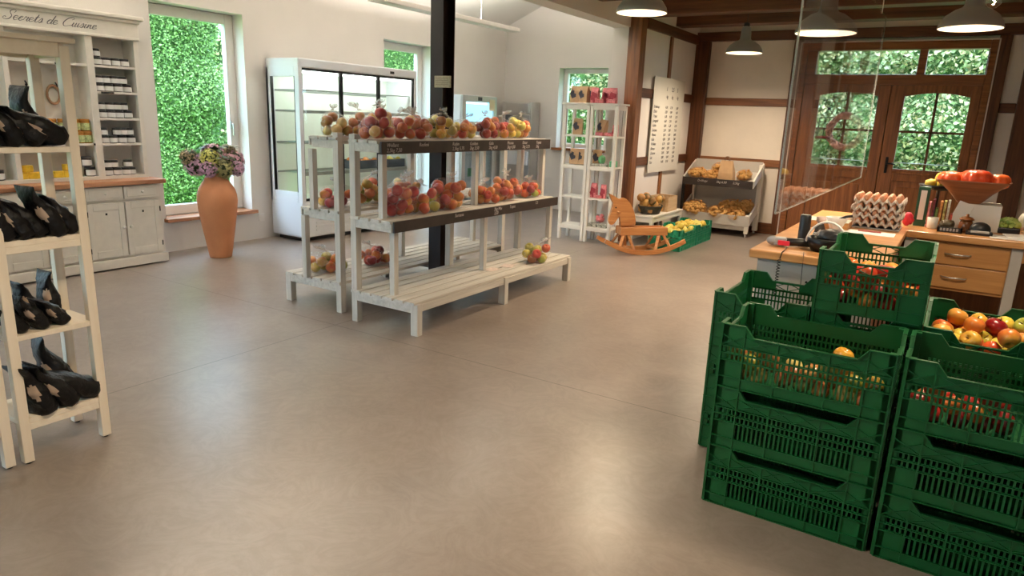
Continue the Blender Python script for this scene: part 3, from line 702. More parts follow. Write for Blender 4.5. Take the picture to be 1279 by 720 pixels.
def jar(body, lid, lab, r=.036, h=.058):
    t = thing('jar', 'x', 'jar', local=True)
    b = MB(); b.lathe([(r * .8, 0), (r, .006), (r, h * .8), (r * .86, h * .92), (r * .86, h)], n=14); o = obj('glass_body', b, body, t)
    l = MB(); l.lathe([(r * .9, h * .93), (r * .93, h * .95), (r * .93, h * 1.16), (r * .88, h * 1.2)], n=14); obj('lid', l, lid, t)
    p = MB(); a0 = -1.2
    R0 = [p.bm.verts.new(((r + .0008) * math.cos(a0 + i * .3), (r + .0008) * math.sin(a0 + i * .3), h * .12)) for i in range(9)]
    R1 = [p.bm.verts.new(((r + .0008) * math.cos(a0 + i * .3), (r + .0008) * math.sin(a0 + i * .3), h * .82)) for i in range(9)]
    for i in range(8): p.bm.faces.new((R0[i], R0[i + 1], R1[i + 1], R1[i]))
    obj('paper_label', p, lab, t, recalc=False)
    return t
JR = First(jar(M_jar, M_lid, M_label, .041, .056))
rows = [(1.765, [3.335, 3.415, 3.495, 3.575], [3.335], 'top'), (1.545, [3.335, 3.415, 3.495, 3.578], [3.335, 3.405, 3.475, 3.548], 'second'),
        (1.32, [3.335, 3.41, 3.485, 3.565], [3.335, 3.415, 3.475, 3.535], 'third'), (1.10, [3.335, 3.41, 3.49, 3.57], [3.335, 3.46, 3.51, 3.565], 'fourth'),
        (.815, [3.34, 3.42, 3.50, 3.55], [3.34, 3.40, 3.53], 'lowest')]
for z, front, back, nm in rows:
    for y in front: JR.put((-6.43, y, z), (0, 0, random.uniform(-.2, .2)), 'small dark jar with white label, bottom layer of %s shelf in right bay' % nm, 'jars, %s shelf of the right dresser bay' % nm)
    for y in back: JR.put((-6.435, y - .004, z + .068), (0, 0, random.uniform(-.3, .1)), 'small dark jar stacked on the others, %s shelf in right bay' % nm, 'stacked jars, %s shelf of the right dresser bay' % nm)
HJ = First(jar(M_honey, M_honey, M_glabel, .043, .085))
for k, y in enumerate((2.945, 3.04, 3.135, 3.2)):
    HJ.put((-6.45, y, 1.10), (0, 0, -.2), 'amber jar with green label in the lower row, middle dresser bay', 'amber jars in the middle dresser bay')
for k, y in enumerate((2.93, 3.02, 3.11, 3.195)):
    HJ.put((-6.455, y, 1.203), (0, 0, -.2), 'amber jar with green label stacked on top, middle dresser bay', 'stacked amber jars in the middle dresser bay')
BJ = First(jar(M_jar, M_lid, M_label, .045, .07))
BJ.put((-6.44, 3.19, .815), (0, 0, 0), 'larger dark jar in lower corner of middle dresser bay'); BJ.put((-6.45, 3.17, .902), (0, 0, 0), 'larger dark jar stacked on another in the middle dresser bay')
YB_ = First(tag(obj('yellow_pack', MB().rbox(-.03, .03, -.04, .04, 0, .055, .008), M_yell), 'x', 'packet'))
for k, (y, z, r) in enumerate([(2.66, 0, .3), (2.74, 0, -.2), (2.70, .056, .5), (2.93, 0, .1), (3.01, 0, 0), (3.02, .056, .2), (2.80, 0, 0), (2.42, 0, .2)]):
    YB_.put((-6.45, y, .815 + z), (0, 0, r), 'yellow packet on the lowest shelf of the dresser, behind the stand', 'yellow packets on the dresser')
for k, y in enumerate((2.40, 2.49)):
    HJ.put((-6.45, y, 1.10), (0, 0, -.2), 'amber jar in the left dresser bay', 'amber jars in the left dresser bay')
    BJ.put((-6.45, y, .815), (0, 0, -.2), 'larger dark jar in the left dresser bay', 'dark jars in the left dresser bay')

# ================================================================== terracotta floor vase with hydrangeas
v = thing('floor_vase', 'tall terracotta floor vase by the large window', 'vase', (-6.05, 4.16, 0))
W[v] = Vector((0, 0, 0))
prof = [(.100, 0), (.104, .008), (.128, .15), (.153, .30), (.176, .455), (.186, .56), (.182, .62), (.168, .67), (.146, .71), (.118, .75), (.098, .785), (.094, .805), (.108, .83), (.102, .835), (.088, .815), (.08, .78)]
b = MB(); b.lathe(prof, n=48); obj('body', b, M_terra, v)
HY = {}
for nm, cc in (('pink', (.60, .32, .38)), ('mauve', (.52, .30, .42)), ('lime', (.62, .60, .16)), ('dusky', (.30, .22, .12)), ('olive', (.36, .33, .14))):
    HY[nm] = leafmat('petal_' + nm, [[x * .7 for x in cc], cc, [min(1, x * 1.35) for x in cc]])
M_hleaf = leafmat('hydrangea_leaf', [(.03, .05, .015), (.07, .10, .03), (.10, .13, .05)])
def bloom(cx, cy2, cz, r, kind, lab, n=260):
    t = thing('hydrangea', lab, 'flower', (cx, cy2, cz)); W[t] = Vector((0, 0, 0)); rng = random.Random(cx * 99 + cz)
    c = MB(); c.ball((0, 0, 0), r * .86, 2); c.cyl((0, 0, -r * .7), (-(cx + 6.05) * .7, -(cy2 - 4.16) * .7, .80 - cz), .004, n=6); obj('stem', c, M_hleaf, t)
    p = MB()
    for i in range(n):
        d = Vector((rng.gauss(0, 1), rng.gauss(0, 1), rng.gauss(0, 1))).normalized(); a = d.orthogonal().normalized(); a = Matrix.Rotation(rng.uniform(0, 6), 3, d) @ a; q = d.cross(a)
        o = d * r * rng.uniform(.86, 1.04); s_ = r * .19
        m = p.bm.verts.new(o + d * .002); ring = []
        for k in range(8):
            th = k * PI / 4; rr = s_ * (1 if k % 2 == 0 else .45)
            ring.append(p.bm.verts.new(o + (a * math.cos(th) + q * math.sin(th)) * rr + d * (.25 * s_ if k % 2 == 0 else 0)))
        for k in range(8): p.bm.faces.new((m, ring[k], ring[(k + 1) % 8]))
    obj('petals', p, HY[kind], t, recalc=False)
BLOOMS = [(-6.20, 3.97, .93, .115, 'mauve', 'mauve hydrangea head at the left of the vase'), (-6.02, 4.06, 1.00, .095, 'lime', 'lime green hydrangea head at the front of the vase'),
          (-5.96, 4.20, .90, .11, 'olive', 'olive brown hydrangea head low at the front centre'), (-6.05, 4.42, .96, .12, 'pink', 'pink hydrangea head at the right of the vase'),
          (-6.16, 4.20, 1.02, .12, 'pink', 'pink hydrangea head at the top of the bunch'), (-6.12, 4.40, 1.04, .09, 'dusky', 'brownish hydrangea head at the upper right back'),
          (-6.22, 3.90, 1.0, .09, 'dusky', 'brownish hydrangea head at the far left back'), (-5.92, 4.38, .90, .08, 'mauve', 'mauve hydrangea head at the lower right'), (-5.97, 4.0, .90, .085, 'mauve', 'mauve hydrangea head at the lower left front')]
for a in BLOOMS:
    bloom(-6.05 + (a[0] + 6.05) * .72, 4.18 + (a[1] - 4.18) * .74, a[2] - .03, a[3] * .93, a[4], a[5])
lf = MB(); rng = random.Random(3)
for i in range(46):
    a = rng.uniform(0, 2 * PI); rr = rng.uniform(.10, .22); p = Vector((-6.05 + .6 * rr * math.cos(a), 4.18 + rr * math.sin(a) * 1.05, rng.uniform(.84, .98) + (.12 if rr < .2 else 0)))
    d = Vector((math.cos(a) * .6, math.sin(a), rng.uniform(-.5, .5))).normalized(); q = d.cross(Vector((0, 0, 1))).normalized()
    s_ = rng.uniform(.04, .065)
    vs = [lf.bm.verts.new(p - d * s_), lf.bm.verts.new(p + q * s_ * .55), lf.bm.verts.new(p + d * s_ * 1.1), lf.bm.verts.new(p - q * s_ * .55)]; lf.bm.faces.new(vs)
tag(obj('hydrangea_leaves', lf, M_hleaf, loc=(-6.05, 4.18, .85), recalc=False), 'dark hydrangea leaves spread under the flower heads', 'leaves', kind='stuff')

# ================================================================== glass-front chiller
def chiller():
    t = thing('glass_chiller', 'white chiller cabinet with glass doors and side window', 'refrigerator', (-6.3, 6.15, 0))
    X0, X1, Y0, Y1 = -6.56, -6.03, 5.20, 7.12
    b = MB()
    b.rbox(X0, X1 - .0, Y0, Y1, .05, .46, .02)                       # lower housing
    b.rbox(X0, X1, Y0, Y1, 1.885, 1.985, .015)                        # top
    b.rbox(X0, X0 + .04, Y0, Y1, .44, 1.90, .005)                     # back
    b.rbox(X0, X1, Y1 - .05, Y1, .44, 1.90, .006)                     # far side
    # near side with a tall window
    b.rbox(X0, -6.48, Y0, Y0 + .05, .44, 1.90, .006); b.rbox(-6.10, X1, Y0, Y0 + .05, .44, 1.90, .006)
    b.rbox(-6.48, -6.10, Y0, Y0 + .05, .44, .56, .004); b.rbox(-6.48, -6.10, Y0, Y0 + .05, 1.795, 1.90, .004)
    obj('cabinet', b, M_appl, t)
    k = MB(); k.box(X0 + .05, X1 - .06, Y0 + .06, Y1 - .06, .005, .052); obj('plinth', k, M_black, t)
    g = MB(); g.box(-6.485, -6.095, Y0 + .012, Y0 + .02, .555, 1.80); obj('side_window', g, M_pane, t)
    g = MB(); g.box(-6.485, -6.475, Y0 - .002, Y0 + .03, .56, 1.795); g.box(-6.105, -6.098, Y0 - .002, Y0 + .03, .56, 1.795); obj('side_gasket', g, M_blackm, t)
    i = MB(); i.box(X0 + .04, X0 + .05, Y0 + .05, Y1 - .05, .46, 1.89); i.box(X0 + .04, X1 - .04, Y0 + .05, Y1 - .05, .455, .47); obj('inner_lining', i, mat('chiller_lining', (.80, .86, .78), .6), t)
    doors = ((Y0 + .035, 5.82), (5.82, 6.43), (6.43, Y1 - .045))
    for a, c in doors:
        f = MB(); f.rbox(X1 - .035, X1 - .005, a, a + .022, .465, 1.885, .003); f.rbox(X1 - .035, X1 - .005, c - .022, c, .465, 1.885, .003)
        f.rbox(X1 - .035, X1 - .005, a + .022, c - .022, 1.862, 1.885, .003); f.rbox(X1 - .035, X1 - .005, a + .022, c - .022, .465, .49, .003)
        d = obj('door', f, M_blackm, t)
        g = MB(); g.box(X1 - .023, X1 - .017, a + .02, c - .02, .488, 1.864); obj('glass', g, M_pane, d)
    for z, w in ((1.665, .008), (1.445, .03), (.77, .035), (1.10, .015)):
        s = MB(); s.rbox(X0 + .045, X0 + .06, Y0 + .06, Y1 - .06, z - .02, z, .003)
        for q in range(38): s.box(X0 + .05, -6.11, Y0 + .08 + q * .0465, Y0 + .084 + q * .0465, z - .004, z)
        s.rbox(-6.13, -6.10, Y0 + .06, Y1 - .06, z - w, z + .004, .003); obj('shelf', s, mat('chiller_shelf', (.30, .33, .31), .4) if 'chiller_shelf' not in bpy.data.materials else bpy.data.materials['chiller_shelf'], t)
    l = MB(); l.rbox(-6.13, -6.09, Y0 + .07, Y1 - .07, 1.835, 1.86, .004); obj('light_strip', l, mat('chiller_light', (.9, .9, .9), .5, emit=(.95, 1, .92), estr=6), t)
    li = bpy.data.lights.new('chiller_lamp', 'AREA'); li.shape = 'RECTANGLE'; li.size = .04; li.size_y = 1.7; li.energy = 6; li.color = (.93, 1, .88)
    lo = bpy.data.objects.new('chiller_lamp', li); C.objects.link(lo); lo.location = (.20, .01, 1.83); lo.parent = t; lo.rotation_euler = (0, .5, 0)
    v = MB()
    for a in (5.38, 6.30):
        for q in range(5): v.rbox(X1 - .004, X1 + .006, a, a + .5, .12 + q * .042, .137 + q * .042, .002)
    obj('vent_grille', v, M_appl, t)
    c = MB(); c.rbox(X1 - .001, X1 + .006, 6.62, 6.69, 1.915, 1.945, .002); obj('badge', c, M_black, t)
chiller()
def tray_box(name, label, x0, x1, y0, y1, z, h, m):
    b = MB(); w = .008
    b.box(x0, x1, y0, y1, z, z + .008); b.box(x0, x0 + w, y0, y1, z, z + h); b.box(x1 - w, x1, y0, y1, z, z + h); b.box(x0, x1, y0, y0 + w, z, z + h); b.box(x0, x1, y1 - w, y1, z, z + h)
    return tag(obj(name, b, m, loc=((x0 + x1) / 2, (y0 + y1) / 2, z)), label, 'tray')
M_trayd = mat('dark_blue_tray', (.06, .08, .11), .5)
tray_box('fruit_tray', 'dark tray of yellow fruit inside the chiller, right side', -6.42, -6.13, 6.70, 7.0, .775, .10, M_trayd)
tray_box('fruit_tray', 'dark blue tray of orange fruit inside the chiller, middle', -6.42, -6.13, 6.10, 6.55, .775, .10, M_trayd)

FRU = MB().ball((0, 0, 0), .038, 2, 1, 1, .95); FRU_Y = FRU.mesh('chiller_fruit', M_quince); FRU = MB().ball((0, 0, 0), .038, 2, 1, 1, .95); FRU_O = FRU.mesh('chiller_fruit_orange', AP['o'])
for me_, ya, yb, lab in ((FRU_Y, 6.74, 6.97, 'yellow fruit in the chiller tray at right'), (FRU_O, 6.16, 6.52, 'orange fruit in the dark blue chiller tray')):
    for i in range(3):
        for j in range(int((yb - ya) / .07) + 1):
            o = bpy.data.objects.new('fruit', me_); C.objects.link(o); o.location = (-6.35 + i * .075, ya + j * .07, .835 + .03 * ((i + j) % 2)); tag(o, lab, 'fruit', lab)
# ================================================================== two steel cooling units at the far left
t = thing('tall_fridge', 'tall grey fridge with a lit blue display window', 'refrigerator', (-6.2, 8.4, 0))
b = MB(); b.rbox(-6.52, -5.93, 7.93, 8.79, .04, 1.735, .01); obj('cabinet', b, M_appl, t)
b = MB(); b.box(-6.5, -5.95, 7.96, 8.76, 0, .042); obj('plinth', b, M_black, t)
b = MB(); b.rbox(-5.932, -5.895, 7.935, 8.785, 1.645, 1.73, .004); b.rbox(-5.932, -5.895, 7.935, 8.02, .06, 1.645, .004); b.rbox(-5.932, -5.895, 8.705, 8.785, .06, 1.645, .004); b.rbox(-5.932, -5.895, 8.02, 8.705, 1.30, 1.375, .004); b.rbox(-5.932, -5.895, 8.02, 8.705, .06, .2, .004)
d = obj('door', b, M_inox, t)
b = MB(); b.box(-5.925, -5.92, 8.02, 8.705, 1.375, 1.645); obj('display', b, mat('cold_blue_glow', (.1, .3, .4), .3, emit=(.30, .72, .95), estr=1.1), d)
b = MB(); b.box(-5.921, -5.917, 8.03, 8.56, 1.615, 1.640); obj('lamp_strip', b, mat('cold_strip', (.5, .9, .9), .3, emit=(.7, 1, 1), estr=1.6), d)
b = MB(); b.box(-5.91, -5.905, 8.02, 8.705, .2, 1.30); obj('glass', b, film('fridge_glass', (.72, .80, .84), .1, .03), d)
b = MB(); b.rbox(-5.897, -5.892, 8.30, 8.40, 1.665, 1.715, .002); obj('control_panel', b, M_black, d)
b = MB(); b.box(-5.894, -5.891, 8.58, 8.72, 1.53, 1.69); tag(obj('paper_note', b, mat('cream_note', (.70, .63, .42), .8), loc=(-5.892, 8.65, 1.53)), 'cream paper note stuck on the grey fridge door', 'note')
b = MB(); b.rbox(-6.0, -5.93, 8.03, 8.69, .9, .915, .001); b.rbox(-6.0, -5.93, 8.03, 8.69, .55, .565, .001); obj('shelf', b, M_inox, t)
b = MB(); b.rbox(-5.925, -5.915, 8.12, 8.28, .60, .72, .004); obj('green_sticker', b, mat('green_sticker', (.08, .45, .15), .5), t)
t = thing('juice_cooler', 'stainless steel cooler standing in the far left corner', 'refrigerator', (-6.17, 9.9, 0))
b = MB(); b.rbox(-6.44, -5.89, 9.76, 10.03, .04, 1.70, .008); obj('cabinet', b, M_inox, t)
b = MB(); b.rbox(-6.36, -5.90, 9.70, 9.77, 1.51, 1.69, .02); obj('curved_hood', b, M_inox, t)
b = MB(); b.rbox(-6.37, -6.06, 9.745, 9.762, .95, 1.49, .004); obj('front_window', b, mat('dark_glass', (.10, .105, .11), .15), t)
b = MB(); b.rbox(-6.04, -5.91, 9.745, 9.762, .95, 1.49, .003)
for q in range(7): b.box(-6.02, -5.93, 9.740, 9.746, 1.02 + q * .06, 1.035 + q * .06)
obj('side_panel', b, M_grey, t)
b = MB(); b.rbox(-6.38, -5.91, 9.71, 9.76, .70, .92, .006); obj('drip_tray', b, M_appl, t)
b = MB(); b.rbox(-6.40, -5.93, 9.8, 10.0, 0, .042, .004); obj('plinth', b, M_black, t)

# ================================================================== stepped apple racks
def rack(name, label, chalk):
    """local frame: back at x=0, steps towards +x, length along +y from 0 to 2.2"""
    t = thing(name, label, 'display rack', local=True); LY = 2.19; s = .052
    for y in (0, 1.07, LY - s):
        obj('leg', MB().rbox(0, s, y, y + s, 0, 1.312, .003), M_rackz, t)
        obj('leg', MB().rbox(.60 - s, .60 + .008, y, y + s, 0, .222, .003), M_rackz, t)
        obj('post', MB().rbox(.315, .315 + s - .008, y + .05, y + s + .042, .226, .70, .003), M_rackz, t)
        obj('post', MB().rbox(.215, .215 + s - .01, y + .05, y + s + .042, .756, 1.19, .003), M_rackz, t)
    def deck(x1, z, n, extra=0):
        d = MB(); w = (x1 - .0) / n
        for i in range(n): d.rbox(.004 + i * w, (i + 1) * w - .011, -.012, LY + .012, z - .020, z, .002)
        d.rbox(0.02, x1 - .012, .002, .034, z - .078, z - .021, .002); d.rbox(0.02, x1 - .012, LY - .034, LY - .002, z - .078, z - .021, .002); d.rbox(.02, x1 - .012, LY / 2 - .02, LY / 2 + .02, z - .07, z - .021, .002)
        return obj('slatted_shelf', d, M_rack, t)
    deck(.60, .235, 6); deck(.39, .760, 4); deck(.28, 1.280, 3)
    f = MB(); f.rbox(.578, .598, s, LY - s, .165, .214, .002); obj('front_rail', f, M_rack, t)
    if chalk:
        obj('chalkboard', MB().rbox(.282, .296, .0, LY + .05, 1.192, 1.276, .002), M_chalk, t)
        obj('chalkboard', MB().rbox(.392, .406, .0, LY + .05, .682, .757, .002), M_chalk, t)
    else:
        obj('fascia', MB().rbox(.282, .296, .0, LY, 1.215, 1.276, .002), M_rack, t); obj('fascia', MB().rbox(.392, .406, .0, LY, .695, .757, .002), M_rack, t)
    return t
r1 = rack('apple_rack', 'grey wooden stepped apple rack with chalkboard strips in front', True); r1.location = (-3.49, 3.42, 0)
r2_ = rack('apple_rack', 'plain grey stepped apple rack standing back to back behind', False); r2_.location = (-3.68, 5.69, 0); r2_.rotation_euler = (0, 0, PI)
# chalk writing, one child per board line
W[r1] = Vector((-3.49, 3.42, 0))
chalk = [(3.47, ['Wellant', '2,5kg 7,50']), (3.80, ['Resfeni']), (4.18, ['Rubin', '2,5kg 5,75']), (4.40, ['Golden', '2kg 3,50']), (4.66, ['Gala', '2kg 4,50']), (4.93, ['Pinova', '2kg 4,50']), (5.17, ['Elstar', '2kg 3,75']), (5.40, ['Topaz', '2kg'])]
for y, ls in chalk:
    for i, s in enumerate(ls): text('chalk_writing', s, .036, frameM((-3.49 + .2968, y, 1.240 - i * .034), (0, 1, 0), (0, 0, 1)), M_chalkw, r1, shear=.2)
for y, ls in [(4.08, ['Santana']), (4.60, ['2kg Mix', '3,50']), (4.83, ['Topaz']), (5.25, ['7,5'])]:
    for i, s in enumerate(ls): text('chalk_writing', s, .036, frameM((-3.49 + .4068, y, .725 - i * .032), (0, 1, 0), (0, 0, 1)), M_chalkw, r1, shear=.2)
# ================================================================== apples and clear bags
def apple_mesh(name, m, r=.036):
    b = MB(); pr = [(.10, -.60), (.28, -.80), (.50, -.86), (.76, -.66), (.95, -.22), (1.0, .12), (.93, .45), (.72, .74), (.46, .86), (.24, .80), (.08, .62)]
    b.lathe([(a * r, z * r) for a, z in pr], n=16, wob=lambda a, z: 1 + .03 * math.sin(5 * a) * (1 if z < 0 else .4))
    return b.mesh(name, m)
AM = {k: apple_mesh('apple_' + k, v) for k, v in AP.items()}
STEM = MB().tube([(0, 0, .022), (.001, 0, .034), (.005, .001, .044)], .0016, 5).mesh('stem', M_stem)
NAP = [0]
def apple(p, kind, label, group, s=1.0, stem=False, rng=random):
    o = bpy.data.objects.new('apple', AM[kind]); C.objects.link(o); o.location = p
    o.rotation_euler = (rng.uniform(-.9, .9), rng.uniform(-.9, .9), rng.uniform(0, 6.28)); o.scale = (s, s, s * rng.uniform(.88, .98))
    tag(o, label, 'apple', group); NAP[0] += 1
    if stem:
        q = bpy.data.objects.new('stem', STEM); C.objects.link(q); q.parent = o
    return o
def pack(w, d, n, r, rng):
    """centres of n balls of radius r heaped on z=0 inside a w x d footprint"""
    P = []
    for i in range(n):
        best = None
        for k in range(60):
            x, y = rng.uniform(-w / 2 + r, w / 2 - r) if w > 2 * r else 0, rng.uniform(-d / 2 + r, d / 2 - r) if d > 2 * r else 0
            z = r
            for q in P:
                dd = (x - q[0]) ** 2 + (y - q[1]) ** 2
                if dd < (1.9 * r) ** 2: z = max(z, q[2] + math.sqrt((1.9 * r) ** 2 - dd))
            sc = z + .25 * (x * x / (w * w) + y * y / (d * d)) * r * 4
            if best is None or sc < best[0]: best = (sc, x, y, z)
        P.append(best[1:])
    return P
def bag_of(loc, w, d, n, kinds, lab, seed, r=.034, knot=(0, .02), neck=True, lean=0):
    r *= 1.13; w *= 1.04; n += 2 if n > 7 else 1
    knot = (random.Random(seed * 3).uniform(-.03, .03), random.Random(seed * 5).uniform(-.05, .05)); lean = random.Random(seed * 7).uniform(-1.6, 1.6)
    """loc: centre on the shelf, w along y, d along x"""
    rng = random.Random(seed); P = pack(w, d, n, r, rng)
    for i, (a, bb, z) in enumerate(P):
        apple((loc[0] + bb, loc[1] + a, loc[2] + z * .97), kinds[i % len(kinds)], 'apple in the ' + lab.replace('clear ', ''), 'apples in the ' + lab, r / .036 * rng.uniform(.95, 1.02), rng=rng)
    pts = [Vector((bb, a, z)) for a, bb, z in P]; top = max(p.z for p in pts) + r
    c = Vector((0, 0, top * .45)); b = MB(); t = bmesh.new(); bmesh.ops.create_icosphere(t, subdivisions=4, radius=1)
    for v in t.verts:
        dr = v.co.normalized(); h = max((p - c).dot(dr) + r * 1.04 for p in pts)
        # pull the surface a little into the gaps between fruit
        near = min((c + dr * h - p).length for p in pts)
        k = h - .35 * max(0, near - r * 1.1) + .0035 * noise.noise(dr * 9 + Vector((seed, 0, 0)))
        q = c + dr * k
        if neck and dr.z > .80: q = q.lerp(Vector((knot[0], knot[1], top + .012)), (dr.z - .80) / .20 * .85)
        q.z = max(q.z, .0015); v.co = q
    for f in t.faces: f.smooth = True
    b.merge(t)
    bt = thing('bag_of_apples', lab, 'bag', loc); ns = random.Random(seed * 11).uniform(.7, 1.1); W[bt] = Vector((0, 0, 0)); obj('film', b, M_bag, bt)
    if neck:
        k = MB(); n_ = 18; R = []
        for j, (rr, z) in enumerate([(.020, -.006), (.011, .008), (.008, .014), (.020, .028), (.034, .044), (.034, .060)]):
            R.append([k.bm.verts.new((knot[0] + lean * j * .006 + ns * rr * (1 + (.35 * math.sin(4 * a + seed) if j > 2 else 0)) * math.cos(a), knot[1] + lean * j * .009 + ns * rr * (1 + (.3 * math.cos(5 * a) if j > 2 else 0)) * math.sin(a), top + .006 + z * ns * .8 + (.010 * math.sin(3 * a + seed) if j > 3 else 0))) for a in [i * 2 * PI / n_ for i in range(n_)]])
        for A, B in zip(R, R[1:]):
            for i in range(n_):
                f = k.bm.faces.new((A[i], A[(i + 1) % n_], B[(i + 1) % n_], B[i])); f.smooth = True
        obj('gathered_neck', k, M_bagknot, bt)
ZT, ZM, ZB = 1.283, .763, .238
T = 'clear bag of '
for a in [((-3.345, 3.545, ZT), .24, .19, 8, 'rdr', T + 'dark red apples, first along the front top shelf', 11, .037),
          ((-3.345, 3.775, ZT), .20, .19, 7, 'moy', T + 'orange and yellow apples, second along the front top shelf', 12, .034),
          ((-3.345, 3.985, ZT), .20, .19, 7, 'rrm', T + 'gold blushed red apples, third along the front top shelf', 13, .035),
          ((-3.345, 4.24, ZT), .26, .20, 9, 'ygy', T + 'yellow green apples, fourth along the front top shelf', 14, .035),
          ((-3.345, 4.53, ZT), .25, .20, 9, 'omy', T + 'orange skinned apples, fifth along the front top shelf', 15, .032),
          ((-3.345, 4.83, ZT), .25, .20, 8, 'rrm', T + 'bright red apples, sixth along the front top shelf', 16, .036),
          ((-3.345, 5.09, ZT), .24, .20, 8, 'mym', T + 'bicoloured apples, seventh along the front top shelf', 17, .035),
          ((-3.345, 5.36, ZT), .25, .20, 8, 'yoy', T + 'yellow apples at the far end of the front top shelf', 18, .036),
          ((-3.25, 3.66, ZM), .27, .22, 11, 'rrmr', T + 'red apples at the near end of the middle shelf', 21, .037),
          ((-3.25, 3.92, ZM), .24, .22, 8, 'mgm', T + 'green and orange apples, second on the middle shelf', 22, .037),
          ((-3.25, 4.20, ZM), .30, .24, 14, 'mrm', T + 'large red orange apples, third on the middle shelf', 23, .039),
          ((-3.25, 4.70, ZM), .24, .22, 9, 'om', T + 'small orange apples, fourth on the middle shelf', 24, .034),
          ((-3.26, 5.01, ZM), .28, .22, 14, 'rm', T + 'tall heap of red apples, fifth on the middle shelf', 25, .036),
          ((-3.26, 5.39, ZM), .32, .24, 14, 'rmgm', T + 'mixed small apples at the far end of the middle shelf', 26, .033),
          ((-2.99, 5.13, ZB), .25, .22, 9, 'mgy', T + 'mixed apples alone on the slatted bottom shelf', 31, .036)]:
    bag_of(a[0], a[1], a[2], a[3], a[4], a[5], a[6], a[7])
for a in [((-3.82, 3.62, ZT), .24, .20, 8, 'gdg', T + 'green and red apples, first on the rear top shelf', 41, .035),
          ((-3.82, 3.87, ZT), .24, .20, 9, 'mdo', T + 'bicoloured apples, second on the rear top shelf', 42, .035),
          ((-3.82, 4.16, ZT), .26, .20, 9, 'mo', T + 'orange red apples, third on the rear top shelf', 43, .036),
          ((-3.82, 4.50, ZT), .26, .20, 9, 'oy', T + 'orange yellow apples, fourth on the rear top shelf', 44, .036),
          ((-3.90, 3.66, ZM), .26, .22, 9, 'rm', T + 'red apples, first on the rear middle shelf', 45, .034),
          ((-3.88, 4.00, ZM), .30, .22, 10, 'gdo', T + 'green and orange apples, second on the rear middle shelf', 46, .038),
          ((-3.88, 4.42, ZM), .26, .22, 9, 'dm', T + 'reddish apples, third on the rear middle shelf', 47, .036),
          ((-4.05, 3.70, ZB), .30, .26, 9, 'gmg', T + 'green apples, first on the rear bottom shelf', 48, .037),
          ((-3.95, 4.14, ZB), .30, .22, 8, 'rmo', T + 'dark red apples, second on the rear bottom shelf', 49, .036)]:
    bag_of(a[0], a[1], a[2], a[3], a[4], a[5], a[6], a[7], lean=.6)
for k, (x, y, rz) in enumerate([(-3.08, 4.83, .3), (-3.10, 4.62, -.2)]):
    b = MB(); b.box(x - .05, x + .05, y - .07, y + .07, .2365, .238)
    o = obj('paper_sheet', b, mat('pinkish_leaflet_%d' % k, (.62, .50, .44), .8, var=.3, vscale=30), loc=(x, y, .2365)); o.rotation_euler = (0, 0, rz)
    tag(o, ['pinkish leaflet on the slatted bottom shelf, nearer the bagged apples', 'pinkish leaflet on the slatted bottom shelf beside the middle post'][k], 'leaflet')

